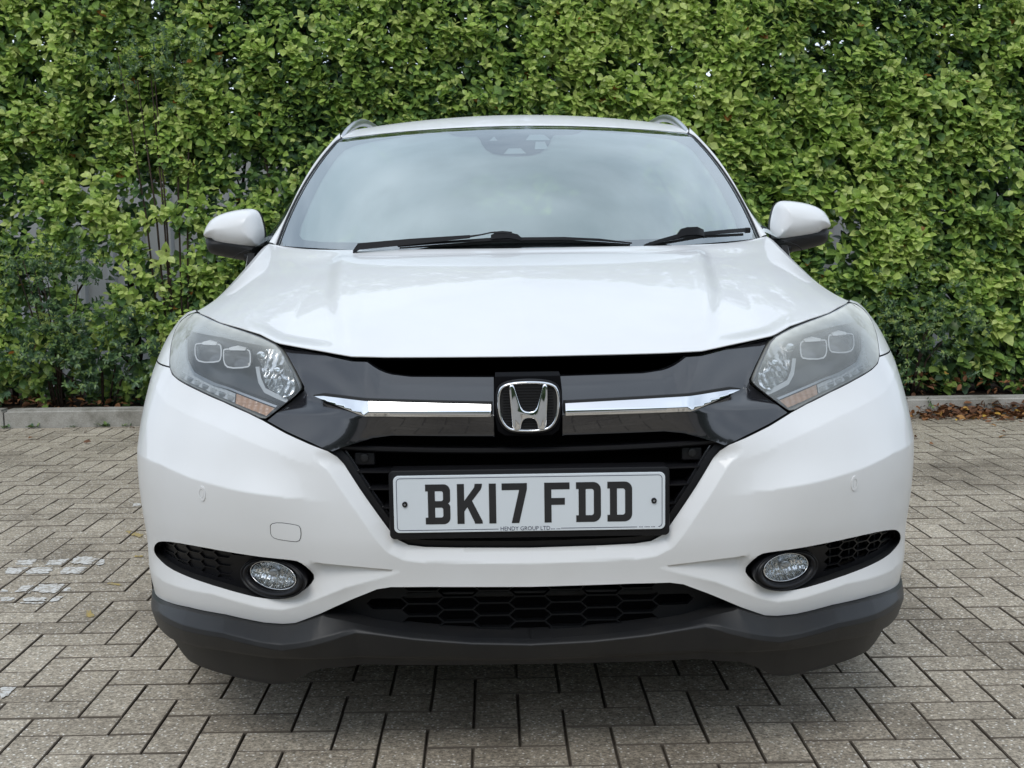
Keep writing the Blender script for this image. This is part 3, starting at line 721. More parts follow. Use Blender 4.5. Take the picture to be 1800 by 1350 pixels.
# fog lamp pockets
def convex_clip(poly, hull):
    h = np.asarray(hull); h = h if area(h) > 0 else h[::-1]
    poly = [tuple(p) for p in poly]
    for a_, b_ in zip(h, np.roll(h, -1, 0)):
        e_ = b_ - a_; f_ = lambda p: e_[0] * (p[1] - a_[1]) - e_[1] * (p[0] - a_[0])
        o2 = []
        for i in range(len(poly)):
            p, q = poly[i], poly[(i + 1) % len(poly)]; fp, fq = f_(p), f_(q)
            if fp >= 0: o2.append(p)
            if (fp >= 0) != (fq >= 0):
                t = fp / (fp - fq); o2.append((p[0] + (q[0] - p[0]) * t, p[1] + (q[1] - p[1]) * t))
        poly = o2
        if len(poly) < 3: return []
    return poly
def Ypock(x, z): return Y1(x, z) + .040
pin = offset(chaikin(POCKET, 1), -.002)
for sgn in (-1, 1):
    op = sgn > 0
    w_, h_, k_ = .0225, .0094, .0085
    hx = [h2 for h2 in hexes(.70, .4380, w_ - .0016, h_ - .0011, k_, 2 * w_ - k_, 2 * h_)]
    fe = np.array(ellipse(.512, .424, .071, .043, 40))
    pc = offset(POCKET, .0085)
    kp = []
    for h2 in hx:
        if inside(fe, np.array(h2)).any() or min(p[0] for p in h2) < .53: continue
        c2 = convex_clip(h2, pc)
        if len(c2) > 2 and abs(area(c2)) > 1.1e-4: kp.append(c2)
    pk = panel("fog_lamp_pocket", flatS(Ypock), pin, [M['satin'], M['satin']], car, holes=kp, step=.010, rim=.012 if op else .006, rimdir=(0, 1, 0), mirror=False, side=sgn, seam=False)
    pk["label"] = "open honeycomb fog lamp pocket" if op else "blanked honeycomb fog lamp pocket"
    panel("pocket_back", flatS(lambda x, z: Ypock(x, z) + (.05 if op else .0055)), offset(pin, .001), [M['dark'] if op else M['satin'], M['dark']], pk, step=.02, rim=0, mirror=False, side=sgn)
    if op:
        for k in range(7):
            xx = .60 + .024 * k
            box("pocket_fin", (xx, float(Ypock(np.array([xx]), np.array([.44]))[0]) + .028, .437), (.003, .02, .055), M['satin'], pk)
    # lamp: oval bezel, bowl, glass
    cx, cz = .513, .4235
    yb = float(Y1(np.array([cx]), np.array([cz]))[0])
    fo = ellipse(cx, cz, .0735, .0415, 56, -.05); fi = ellipse(cx + .0, cz + .0045, .053, .0295, 56, -.05)
    n = 56; V = []; F = []
    rows = [(0, .055), (0, .004), (.06, .0), (.16, -.001), (.24, .003), (.30, .003), (.40, -.003), (.60, -.004), (.85, .004), (1, .012), (1, .05)]
    for t, d in rows:
        for k in range(n):
            p = np.array(fo[k]) * (1 - t) + np.array(fi[k]) * t
            V.append((sgn * p[0], yb + .55 * (p[0] - cx) + d + .004, p[1]))
    for r in range(len(rows) - 1):
        for k in range(n):
            q = (r * n + k, r * n + (k + 1) % n, (r + 1) * n + (k + 1) % n, (r + 1) * n + k)
            F.append(q if sgn > 0 else q[::-1])
    fog = mesh_obj("fog_lamp", V, F, M['satin'], car)
    lo = ellipse(cx, cz + .0045, .0505, .0282, 48, -.05)
    cxx = cx; czz = cz + .0045
    Yl = lambda x, z: yb + .55 * (x - cx) + .012 + .0 * z
    prism_ring = ring_mesh("fog_lamp_rim", [(sgn * a, b) for a, b in ellipse(0, 0, .0525, .0292, 48, -.05 * sgn)], [(sgn * a, b) for a, b in ellipse(0, 0, .0490, .0262, 48, -.05 * sgn)], 0, .004, .002, M['chrome'], fog)
    for v in prism_ring.data.vertices:
        v.co.y += yb + .55 * sgn * v.co.x + .013; v.co.x += sgn * cxx; v.co.z += czz
    def Ybowl(x, z):
        r2 = ((x - cxx) / .05) ** 2 + ((z - czz) / .028) ** 2
        fl = .0022 * np.sign(np.sin((x - cxx + .3 * z) * 420)) * sst(.02, .10, r2)
        return yb + .55 * (x - cx) + .034 - .019 * np.clip(r2, 0, 1) + fl
    panel("fog_lamp_bowl", flatS(Ybowl), ellipse(cxx, czz, .0492, .0268, 44, -.05), [M['reflector'], M['reflector']], fog, step=.0028, rim=0, mirror=False, side=sgn)
    bulb = prism("fog_lamp_bulb", [(sgn * a, b) for a, b in ellipse(cxx, czz + .004, .010, .0075, 20)], yb + .018, yb + .034, M['alloy'], fog, bevel=.003)
    Yd = lambda x, z: yb + .55 * (x - cx) + .012 - .007 * np.clip(1 - ((x - cxx) / .05) ** 2 - ((z - czz) / .028) ** 2, 0, 1)
    panel("fog_lamp_glass", flatS(Yd), ellipse(cxx, czz, .0495, .0270, 44, -.05), [M['lens'], M['lens']], fog, step=.006, rim=0, mirror=False, side=sgn, attr=lambda X: np.full(len(X), .04))

# ------------------------------------------------------------------ headlights
PROJ1 = [(0.7119,0.8748),(0.6531,0.8768),(0.6442,0.8710),(0.6385,0.8470),(0.6462,0.8394),(0.6917,0.8368),(0.7080,0.8443),(0.7191,0.8694)]
PROJ2 = [(0.6343,0.8678),(0.5826,0.8688),(0.5721,0.8638),(0.5673,0.8387),(0.5739,0.8321),(0.6177,0.8291),(0.6317,0.8376),(0.6396,0.8639)]
REFL = [(0.5559,0.8522),(0.5494,0.8631),(0.5360,0.8682),(0.5134,0.8686),(0.4903,0.8464),(0.4737,0.8231),(0.4600,0.7951),(0.4801,0.7789),(0.5053,0.7869),(0.5281,0.7958),(0.5401,0.8145),(0.5474,0.8357)]
GUIDE = [(0.7886,0.8938),(0.7884,0.8763),(0.7771,0.8503),(0.7668,0.8241),(0.7483,0.8096),(0.6766,0.7914),(0.5916,0.7675),(0.5909,0.7846),(0.6090,0.7897),(0.6532,0.8018),(0.6991,0.8182),(0.7263,0.8430),(0.7492,0.8830),(0.7575,0.8946)]
TURN = [(0.5886,0.7847),(0.5027,0.7605),(0.5190,0.7458),(0.5887,0.7660)]
RIB = [(0.7380,.8800),(0.7200,.8420),(0.6960,.8200),(0.6422,0.8039),(0.6052,0.7963),(0.4960,0.7657),(0.5000,0.7627),(0.6060,.7925),(0.6440,.7990),(.6990,.8160),(.7240,.8400),(.7430,.8790)]
LAMPi = offset(chaikin(LAMP, 1), .0010)
def Ylens(x, z): return Y1(x, z) - .0015
for sgn in (-1, 1):
    hl = panel("headlight", flatS(lambda x, z: np.maximum(Y1(x, z) * .55 + .115 + .10 * x, Y1(x, z) + .045)), offset(LAMPi, .0005), [M['housing'], M['housing']], car, step=.02, rim=0, mirror=False, side=sgn)
    hl["label"] = "headlight with clearer lens" if sgn < 0 else "headlight with hazier lens"
    # bowl wall between lens edge and back
    lp = resample(LAMPi, .012); V = []; F = []; n = len(lp)
    y0_ = Y1(lp[:, 0], lp[:, 1]) + .004; y1_ = np.maximum(Y1(lp[:, 0], lp[:, 1]) * .55 + .116 + .10 * lp[:, 0], Y1(lp[:, 0], lp[:, 1]) + .046)
    for p, a_, b_ in zip(lp, y0_, y1_): V += [(sgn * p[0], a_, p[1]), (sgn * p[0], b_, p[1])]
    F = [(2 * i, 2 * i + 1, 2 * ((i + 1) % n) + 1, 2 * ((i + 1) % n)) for i in range(n)]
    mesh_obj("lamp_wall", V, F, M['lampwall'], hl)
    # upper shelf of the bowl, pale grey
    SH = [(0.7420,0.9310),(0.7680,0.9240),(0.7910,0.9100),(0.7940,0.8965),(0.7580,0.8965),(0.7150,0.8930),(0.6500,0.8880),(0.5900,0.8790),(0.5520,0.8740),(0.5120,0.8740),(0.5420,0.8880),(0.5850,0.8990),(0.6300,0.9085),(0.6800,0.9180)]
    panel("lamp_shelf", flatS(lambda x, z: Y1(x, z) + .022 + .9 * np.clip(.90 - z, 0, .04)), SH, [M['guide'], M['housing']], hl, step=.012, rim=.03, rimdir=(0, 1, 0), mirror=False, side=sgn)
    for nm, pr_, tilt in (("outer", PROJ1, .10), ("inner", PROJ2, .10)):
        c_ = np.array(pr_).mean(0); po = chaikin(pr_, 1)
        yc = float(Y1(np.array([c_[0]]), np.array([c_[1]]))[0]) + .030
        pl = lambda x, z: Y1(x, z) + .030
        fr = panel("projector", flatS(pl), offset(po, -.0002), [M['ringlight'], M['housing']], hl, holes=[offset(po, .0026)], step=.006, rim=.02, rimdir=(0, 1, 0), mirror=False, side=sgn)
        dm = np.array(offset(po, .0026))
        dome = lambda x, z, pl=pl, c_=c_: pl(x, z) + .006 - .012 * np.clip(1 - ((x - c_[0]) / .045) ** 2 - ((z - c_[1]) / .026) ** 2, 0, 1)
        panel("projector_glass", flatS(dome), dm, [M['glassdark'], M['housing']], fr, step=.006, rim=.01, rimdir=(0, 1, 0), mirror=False, side=sgn)
        cap = [(c_[0] + .021, c_[1] + .0195), (c_[0] + .004, c_[1] + .0235), (c_[0] - .020, c_[1] + .0200), (c_[0] - .018, c_[1] + .0155), (c_[0] + .018, c_[1] + .0150)]
        panel("projector_brow", flatS(lambda x, z, pl=pl: pl(x, z) - .012 + .5 * (z - .86)), cap, [M['brow'], M['brow']], fr, step=.006, rim=.012, rimdir=(0, 1, 0), mirror=False, side=sgn)
    cR = np.array(REFL).mean(0)
    def Yref(x, z):
        r2 = ((x - cR[0]) / .055) ** 2 + ((z - cR[1] - .01) / .055) ** 2
        a_ = np.arctan2(z - cR[1] - .015, x - cR[0] + .02)
        fl = .004 * (np.abs(((x * 1.0 + .25 * z) * 62) % 1 - .5) - .25) + .004 * (np.abs((z * 40) % 1 - .5) - .25) * (z < .83)
        return Y1(x, z) + .058 - .030 * np.clip(r2, 0, 1.3) + fl
    rf = panel("high_beam_reflector", flatS(Yref), chaikin(REFL, 1), [M['reflector'], M['reflector']], hl, step=.0042, rim=.02, rimdir=(0, 1, 0), mirror=False, side=sgn, eps=.0007)
    for (ex, ez, er) in ((.545, .857, .0105), (.505, .830, .0085)):
        yy = float(Y1(np.array([ex]), np.array([ez]))[0])
        prism("reflector_bulb", [(sgn * a, b) for a, b in ellipse(ex, ez, er, er * .95, 20)], yy + .018, yy + .06, M['reflector'], rf, bevel=.004)
    bz_ = [(0.5559,0.835),(0.545,.805),(0.530,.787),(0.505,.7775),(.482,.770),(.478,.7735),(.4801,0.7789),(0.5053,0.7869),(0.5281,0.7958),(0.5401,0.8145),(0.5474,0.8357)]
    panel("reflector_bezel", flatS(lambda x, z: Y1(x, z) + .028), bz_, [M['guide'], M['housing']], hl, step=.006, rim=.02, rimdir=(0, 1, 0), mirror=False, side=sgn)
    # running-light guide with fine flutes, amber indicator, dividing rib
    def Yg(x, z): 
        return Y1(x, z) + .016 + .0030 * (np.abs((x * 95) % 1 - .5) - .25) * (x < .74) + .0030 * (np.abs((z * 150) % 1 - .5) - .25) * (x >= .70)
    panel("running_light", flatS(Yg), GUIDE, [M['guide'], M['housing']], hl, step=.0045, rim=.02, rimdir=(0, 1, 0), mirror=False, side=sgn, eps=.0008)
    for t in range(7):
        f_ = t / 6.; gx = .60 + .125 * f_; gz = .7760 + .0345 * f_
        yy = float(Y1(np.array([gx]), np.array([gz]))[0])
        dm_ = [(sgn * (gx + a), gz + b + .28 * a) for a, b in ((-.0065, -.0035), (.0065, -.0035), (.0065, .0045), (-.0065, .0045))]
        prism("led_cell", dm_, yy + .010, yy + .03, M['silver'] if t % 2 else M['guide'], hl, bevel=.001)
    def Yt(x, z): return Y1(x, z) + .015 + .0040 * (np.abs(((x + .2 * z) * 75) % 1 - .5) - .25) + .002 * (np.abs((z * 230) % 1 - .5) - .25)
    panel("turn_signal", flatS(Yt), TURN, [M['amber'], M['housing']], hl, step=.0035, rim=.02, rimdir=(0, 1, 0), mirror=False, side=sgn, eps=.0008)
    panel("lamp_rib", flatS(lambda x, z: Y1(x, z) + .010), RIB, [M['silver'], M['housing']], hl, step=.008, rim=.03, rimdir=(0, 1, 0), mirror=False, side=sgn)
    top = np.array([(.45, .86), (.51, .879), (.58, .902), (.676, .9206), (.7435, .9342), (.80, .93)])
    hz_k = .75 if sgn < 0 else 1.0
    def haze(X):
        zt = np.interp(np.abs(X[:, 0]), top[:, 0], top[:, 1]); d = zt - X[:, 2]
        o_ = np.clip((np.abs(X[:, 0]) - .70) / .09, 0, 1)
        return hz_k * np.clip(.80 * np.exp(-np.clip(d, 0, 1) / .016) + .10 * np.exp(-np.clip(d, 0, 1) / .045) + .62 * o_ + (.04 if sgn < 0 else .13), 0, .9)
    panel("lamp_lens", flatS(Ylens), LAMPi, [M['lens'], M['gap']], hl, step=.008, rim=.004, rimdir=(0, 1, 0), mirror=False, side=sgn, attr=haze)
    # thin bright edge round the lens
    rr = np.array(LAMPi); ro = offset(rr, -.0010)
    V = []; F = []; n = len(rr)
    if area(rr) < 0: rr = rr[::-1]
    for a_, b_ in zip(ro, rr):
        V += [(sgn * a_[0], float(Y1(a_[:1], a_[1:])[0]) + .001, a_[1]), (sgn * b_[0], float(Y1(b_[:1], b_[1:])[0]) - .0022, b_[1])]
    F = [(2 * i, 2 * i + 1, 2 * ((i + 1) % n) + 1, 2 * ((i + 1) % n)) for i in range(n)]
    mesh_obj("lens_edge", V, F, M['silver'], hl)

# ------------------------------------------------------------------ bonnet
RY = [(0, 1.0), (.281, 1.02), (.45, 1.05), (.624, 1.10), (.807, 1.20), (.904, 1.30), (1, 1.42)]
RZ = [(0, 1.065), (.281, 1.066), (.624, 1.067), (.807, 1.071), (.904, 1.078), (1, 1.088)]
def smooth_ip(x, T): return cubic(x, [t[0] for t in T], [t[1] for t in T])
FZ = [(a / .741, b) for a, b in HOODF]
def S_hood(s, v):
    a = np.clip(np.abs(s), 0, 1); v = np.clip(v, 0, 1); xf = .741 * a + .741 * (np.abs(s) - a); zf = np.interp(a, *zip(*FZ)); yf = Y1(xf, zf) - .004
    xr = .758 * np.abs(s); yr = smooth_ip(a, RY); zr = smooth_ip(a, RZ)
    Lh = yr - yf
    m0 = .50 * (1 - a) ** .8 + .06; m1 = .075 + .12 * a ** 2
    h00 = 2*v**3-3*v**2+1; h10 = v**3-2*v**2+v; h01 = -2*v**3+3*v**2; h11 = v**3-v**2
    x = xf + (xr - xf) * v; y = yf + Lh * v
    z = h00 * zf + h10 * m0 * Lh + h01 * zr + h11 * m1 * Lh
    # raised centre panel: crease at about x = .35 (front) to .47 (rear)
    xc = np.interp(y, [.10, .13, .33, .50, .90, 1.1], [.335, .349, .388, .422, .468, .49])
    d = x - xc
    fade = sst(.0, .10, v) * sst(1.0, .80, v)
    z = z - .011 * sst(-.004, .036, d) * (1 - sst(.09, .24, d)) * fade + .004 * np.exp(-(d / .05) ** 2) * fade
    z = z - .006 * np.exp(-((v - .90) / .05) ** 2) * sst(.80, .45, a)
    return np.stack([np.sign(s) * x, y, z], -1)
panel("bonnet", S_hood, [(-1, 0), (1, 0), (1, 1), (-1, 1)], [M['paint'], M['paint']], car, creases=[], step=.016, rim=.0018, mirror=False, ref=(0, -.3, 1), seam=False, eps=.002, rimsel=lambda p: abs(p[0]) < .735 and p[1] < .5)

panel("bonnet_liner", lambda s, v: S_hood(s, v) + np.array([0, .004, -.010]), [(-.97, .006), (.97, .006), (.97, .30), (-.97, .30)], [M['dark'], M['dark']], car, step=.03, rim=0, mirror=False, ref=(0, -.3, 1), eps=.002)
# front wings behind the lamps, shoulders and flanks
def edge_E(t):
    q = S_hood(np.ones_like(t), t); return q
for sgn in (-1, 1):
    t = np.linspace(0.0, 1, 110); E_ = edge_E(t); rows = []
    for w in np.linspace(0, 1, 14):
        P0 = E_ + np.array([0, 0, -.0004]); y = E_[:, 1]
        xo = np.interp(y, [.44, .60, .75, 1.0, 1.42], [.822, .868, .893, .893, .890])
        P1 = np.stack([np.minimum(E_[:, 0] + .085, xo), y, E_[:, 2] - np.interp(y, [.45, .8, 1.42], [.055, .055, .035])], 1)
        P2 = np.stack([xo, y, np.full_like(y, .74)], 1)
        rows.append((1 - w) ** 2 * P0 + 2 * w * (1 - w) * P1 + w * w * P2)
    R_ = np.array(rows) * (sgn, 1, 1)
    grid("front_wing", R_, M['paint'], car)
def Xside(y, z): return .886 - .055 * sst(.78, 1.08, z) - .03 * sst(.50, .25, z) - .05 * sst(3.5, 4.3, y) ** 1.5 + .0 * y
def S_side(y, z): return np.stack([Xside(y, z), y, z], -1)
def archpts(yc, r=.36, zc=.33, a0=180, a1=0, n=22): return [(yc + r * math.cos(math.radians(a0 + (a1 - a0) * k / n)), zc + r * math.sin(math.radians(a0 + (a1 - a0) * k / n))) for k in range(n + 1)]
YF, YR = .87, 3.48
wing = [(.64, .745), (.64, .45), (.56, .33)][:1] + [(.56, .50), (.52, .36)] + [p for p in archpts(YF) if p[1] > .36] + [(1.25, .34), (1.42, .34), (1.42, .745)]
for sgn in (-1, 1): panel("front_wing_side", S_side, wing, [M['paint'], M['gap']], car, step=.03, rim=.02, ref=(1, 0, 0), seam=False, mirror=False, side=sgn)
for nm, pl_ in (("front_door", [(1.425, .34), (2.46, .34), (2.46, 1.07), (1.46, 1.06), (1.425, .95)]), ("rear_door", [(2.465, .34), (3.05, .34), (3.11, .50), (3.22, .68), (3.38, .80), (3.38, 1.09), (2.465, 1.072)]),
                ("rear_wing", [(3.385, .815), (3.48, .70)] + [p for p in archpts(YR) if p[0] > 3.5] + [(4.2, .36), (4.24, .6), (4.2, 1.12), (3.385, 1.092)])):
    for sx in (-1, 1):
        d_ = panel(nm, S_side, pl_, [M['paint'], M['gap']], car, step=.04, rim=.02, ref=(1, 0, 0), seam=False, mirror=False, side=sx)
        if "door" in nm:
            yh = 2.25 if nm == "front_door" else 3.22
            tube("door_handle", [(sx * .872, yh - .09, .93), (sx * .897, yh - .06, .935), (sx * .899, yh + .05, .937), (sx * .873, yh + .09, .935)], .011, M['paint'], d_, flat=1.4)
for sx in (-1, 1):
    for yc in (YF, YR):
        ap = archpts(yc, .362, .33, 190, -10); ai = archpts(yc, .33, .33, 190, -10)
        V = []; F = []
        for i, (p, q) in enumerate(zip(ap, ai)):
            V += [(sx * .872, p[0], p[1]), (sx * .888, p[0], p[1]), (sx * .886, q[0], q[1]), (sx * .80, q[0], q[1])]
        for i in range(len(ap) - 1):
            for k in range(3): F.append((4 * i + k, 4 * i + k + 1, 4 * i + 5 + k, 4 * i + 4 + k))
        mesh_obj("wheel_arch_trim", V, F, M['textured'], car)
    box("sill_trim", (sx * .872, 2.17, .30), (.05, 1.85, .12), M['textured'], car, .012)

# ------------------------------------------------------------------ windscreen, pillars, roof
def S_scr(s, t):
    a = np.abs(s)
    xb = .727 * a; yb = 1.02 + .38 * a ** 2.6; zb = 1.056 + .026 * a ** 2
    xt = .599 * a; yt = 1.875 + .105 * a ** 2; zt = 1.472 - .024 * a ** 2
    q = 4 * t * (1 - t)
    x = xb + (xt - xb) * t + .019 * q * a; y = yb + (yt - yb) * t; z = zb + (zt - zb) * t + .030 * q * (1 - .55 * a ** 3) + .009 * (sst(0, .90, t) - sst(.915, 1.0, t)) * (1 - .25 * a)
    return np.stack([np.sign(s) * x, y, z], -1)
panel("windscreen", S_scr, [(-1, 0), (1, 0), (1, 1), (-1, 1)], [M['screen'], M['gap']], car, step=.03, rim=0, mirror=False, ref=(0, -.5, 1), eps=.003)
# black ceramic border printed on the inside, with the camera window at the top
def S_frit(s, t): return S_scr(s, t) + np.array([0, .003, -.003])
clear = [(0, .050), (.60, .048), (.80, .045), (.885, .055), (.912, .085), (.920, .14), (.922, .50), (.918, .76), (.905, .82), (.86, .865), (.70, .895), (.42, .920)]
clear += [(.372, .920), (.330, .875), (.290, .858), (.205, .855), (.180, .80), (.172, .76), (.150, .705), (.112, .660), (.065, .640), (0, .634)]
clr = clear + [(-a, b) for a, b in clear[::-1][1:-1]]
frit = panel("windscreen_border", S_frit, [(-1, .0), (1, 0), (1, 1), (-1, 1)], [M['frit'], M['frit']], car, holes=[clr], step=.02, rim=0, mirror=False, ref=(0, -.5, 1))
panel("windscreen_glare", lambda s, t: S_scr(s, t) + np.array([0, .006, -.006]), [(-.99, .01), (.99, .01), (.99, .985), (-.99, .985)], [M['glare_film'], M['glare_film']], frit, step=.03, rim=0, mirror=False, ref=(0, -.5, 1), eps=.003)  # added sheet behind the border that paints glare onto the clear glass
# little clear windows in the camera mask
for poly in ([(.050, .785), (.178, .785), (.150, .850), (.075, .850)], [(.090, .690), (.155, .690), (.146, .768), (.100, .768)], [(-.060, .648), (.048, .648), (.022, .700), (-.036, .700)], [(-.135, .785), (-.092, .785), (-.112, .835)]):
    panel("sensor_window", lambda s, t: S_scr(s, t) + np.array([0, .0018, -.0018]), poly, [M['guide'], M['guide']], frit, step=.02, rim=0, mirror=False, ref=(0, -.5, 1))
OUT = [(.758, 1.42, 1.092), (.721, 1.58, 1.192), (.700, 1.71, 1.279), (.675, 1.83, 1.355), (.646, 1.92, 1.412), (.612, 2.02, 1.472)]
tt = np.linspace(0, 1, 30)
ok_ = np.array(OUT); ti = np.linspace(0, 1, len(OUT))
Oc = np.stack([cubic(tt, ti, ok_[:, k]) for k in range(3)], 1)
Gc = S_scr(np.ones_like(tt), tt)
for sgn in (-1, 1):
    tr_ = [Gc + (.0, -.001, .001), Gc + (.004, -.004, .004), Gc + (.007, -.002, .001)]
    grid("pillar_seal", np.array(tr_) * (sgn, 1, 1), M['satin'], car)
    g0 = Gc + np.array([.0075, .001, .0])
    mid = g0 * .5 + Oc * .5 + np.array([.001, -.004, .004]); q1 = g0 * .85 + Oc * .15 + np.array([.0005, -.004, .004]); q3 = g0 * .12 + Oc * .88 + np.array([.001, -.001, .002])
    rows = [g0, q1, mid, q3, Oc, Oc + (.004, .012, -.003), Oc + (.003, .05, -.008), Oc + (-.02, .07, -.01)]
    grid("windscreen_pillar", np.array(rows) * (sgn, 1, 1), M['paint'], car)
def S_roof(s, v):
    a = np.abs(s)
    yf = 1.879 + .105 * a ** 2; y = yf + (3.95 - yf) * v
    w = np.interp(y, [1.87, 2.3, 3.2, 3.95], [.602, .602, .60, .56])
    PR = ([1.86, 1.92, 2.05, 2.2, 2.4, 2.9, 3.5, 3.95], [1.471, 1.492, 1.526, 1.547, 1.561, 1.566, 1.53, 1.45])
    d = y - yf
    z = 1.4735 - .024 * a ** 2 + cubic(1.879 + d, *PR) - cubic(np.full_like(d, 1.879), *PR) - .024 * np.clip(d / .5, 0, 1) * a ** 2.2
    return np.stack([np.sign(s) * w * a, y, z], -1)
panel("roof", S_roof, [(-1, 0), (1, 0), (1, 1), (-1, 1)], [M['paint'], M['gap']], car, step=.03, rim=.008, mirror=False, ref=(0, -.3, 1), seam=False, eps=.003)
for sgn in (-1, 1):
    pth = np.array([(.606, 2.01, 1.450), (.600, 2.06, 1.470), (.592, 2.12, 1.492), (.583, 2.20, 1.515), (.575, 2.32, 1.535), (.571, 2.5, 1.552), (.568, 3.0, 1.563), (.57, 3.5, 1.548), (.575, 3.72, 1.505)])
    ti = np.linspace(0, 1, len(pth)); tq = np.linspace(0, 1, 50)
    pc = np.stack([np.interp(tq, ti, pth[:, k]) for k in range(3)], 1)
    for _ in range(3): pc[1:-1] = (pc[:-2] + 2 * pc[1:-1] + pc[2:]) / 4
    tube("roof_rail", pc * (sgn, 1, 1), np.interp(tq, [0, .12, .3, 1], [.008, .010, .0105, .010]), M['silver'], car, n=12, flat=1.35)
    box("rail_foot", (sgn * .572, 2.75, 1.53), (.022, .16, .07), M['silver'], car, .006)
    # side glass from pillar back to the tail
    ys = np.linspace(1.46, 4.0, 40); rows = []
    topx = np.where(ys < 2.02, np.interp(ys, Oc[:, 1], Oc[:, 0]) + .001, np.interp(ys, [2.02, 3.2, 4.0], [.612, .607, .57]))
    topz = np.where(ys < 2.02, np.interp(ys, Oc[:, 1], Oc[:, 2]) - .012, np.interp(ys, [2.02, 2.4, 2.9, 3.5, 4.0], [1.462, 1.505, 1.512, 1.475, 1.39]))
    for w in np.linspace(0, 1, 8):
        bx_ = np.full_like(ys, .838); bz__ = np.interp(ys, [1.4, 3.4, 4.0], [1.06, 1.09, 1.13])
        rows.append(np.stack([topx + (bx_ - topx) * (w ** .8), ys, topz + (bz__ - topz) * w], 1))
    grid("side_window", np.array(rows) * (sgn, 1, 1), M['sideglass'], car)
    for yy in (2.46, 3.42):
        k = int(np.argmin(abs(ys - yy))); st = [r_[k] * (sgn, 1, 1) + np.array([sgn * .004, 0, 0]) for r_ in rows]
        tube("window_pillar", st, .022, M['satin'], car, n=6, flat=.3)
# tail
tx = np.linspace(-.84, .84, 13)
tail = [(3.95, 1.46, .66), (4.03, 1.38, .76), (4.10, 1.30, .85), (4.17, 1.20, .93), (4.22, 1.10, .98), (4.27, .95, 1.0), (4.29, .70, 1.0), (4.29, .45, 1.0), (4.20, .28, .97)]
rows = [[(x_ * k_, y_ - .25 * abs(x_ / .84) ** 4, z_) for x_ in tx] for y_, z_, k_ in tail]
tg = grid("tailgate", np.array(rows[4:]), M['paint'], car)
grid("rear_window", np.array(rows[:5]), M['sideglass'], tg)
box("underbody", (0, 2.25, .26), (1.48, 3.7, .10), M['dark'], car)
box("engine_bay", (0, .62, .50), (1.30, .62, .40), M['dark'], car)
box("bulkhead", (0, 1.15, .66), (1.44, .03, .62), M['dark'], car)

# ------------------------------------------------------------------ cabin seen through the glass
dash_rows = []
for yy, zz in ((1.08, 1.035), (1.25, 1.05), (1.42, 1.045), (1.52, 1.02), (1.58, .93), (1.60, .70)):
    dash_rows.append([(x_, yy + .12 * abs(x_ / .7) ** 2 * (yy < 1.3), zz + .012 * math.cos(x_ * 4)) for x_ in np.linspace(-.70, .70, 21)])
grid("dashboard", np.array(dash_rows), M['cabin'], car)
cw = Vector((-.36, 1.68, 1.00))
ring = []
for k in range(41):
    a = 2 * math.pi * k / 40; ring.append((cw.x + .185 * math.cos(a), cw.y - .185 * math.sin(a) * math.sin(math.radians(25)) * -1, cw.z + .185 * math.sin(a) * math.cos(math.radians(25))))
sw = tube("steering_wheel", ring, .014, M['cabin'], car, n=8)
box("steering_boss", tuple(cw), (.13, .05, .12), M['cabin'], sw, .02)
for a in (0, 180, 270):
    a = math.radians(a); tube("wheel_spoke", [tuple(cw), (cw.x + .18 * math.cos(a), cw.y, cw.z + .17 * math.sin(a))], .014, M['cabin'], sw, n=6)
for sx in (-.37, .37):
    st_ = box("seat", (sx, 2.05, .62), (.48, .50, .16), M['seat'], car, .05)
    box("seat_back", (sx, 2.30, .95), (.46, .14, .62), M['seat'], st_, .05, Matrix.Rotation(math.radians(-14), 3, 'X'))
    box("headrest", (sx, 2.40, 1.31), (.25, .10, .16), M['seat'], st_, .04)
grid("headlining", np.array([[(x_, yy, zz) for x_ in np.linspace(-.50, .50, 9)] for yy, zz in ((2.02, 1.44), (2.4, 1.52), (3.2, 1.52), (3.9, 1.43))]), M['lining'], car)
box("cabin_floor", (0, 2.6, .42), (1.5, 2.5, .03), M['cabin'], car)
box("rear_seat", (0, 3.1, .90), (1.2, .16, .60), M['seat'], car, .05)
mr = box("rear_view_mirror", (0.01, 1.80, 1.345), (.23, .03, .065), M['cabin'], car, .012)
box("camera_housing", (0.01, 1.83, 1.41), (.16, .10, .05), M['cabin'], car, .012)

# ------------------------------------------------------------------ door mirrors
CAP = [(.994, 1.112), (.990, 1.130), (.983, 1.147), (.962, 1.173), (.922, 1.189), (.867, 1.198), (.832, 1.199), (.814, 1.189), (.804, 1.162), (.797, 1.119), (.803, 1.081), (.813, 1.074), (.849, 1.073), (.946, 1.086), (.965, 1.104)]
LOWM = [(.992, 1.118), (.989, 1.071), (.968, 1.055), (.850, 1.032), (.800, 1.030), (.800, 1.10), (.90, 1.13)]
def dome(out_, H, r, y0):
    po = np.array(out_)
    def Yd_(x, z):
        d = segdist(np.stack([np.ravel(x), np.ravel(z)], 1), po).reshape(np.shape(x)) ; ins = inside(po, np.stack([np.ravel(x), np.ravel(z)], 1)).reshape(np.shape(x))
        d = np.where(ins, d, 0); k = np.clip(d / r, 0, 1)
        return y0 - H * np.sqrt(np.clip(1 - (1 - k) ** 2.2, 0, 1))
    return Yd_
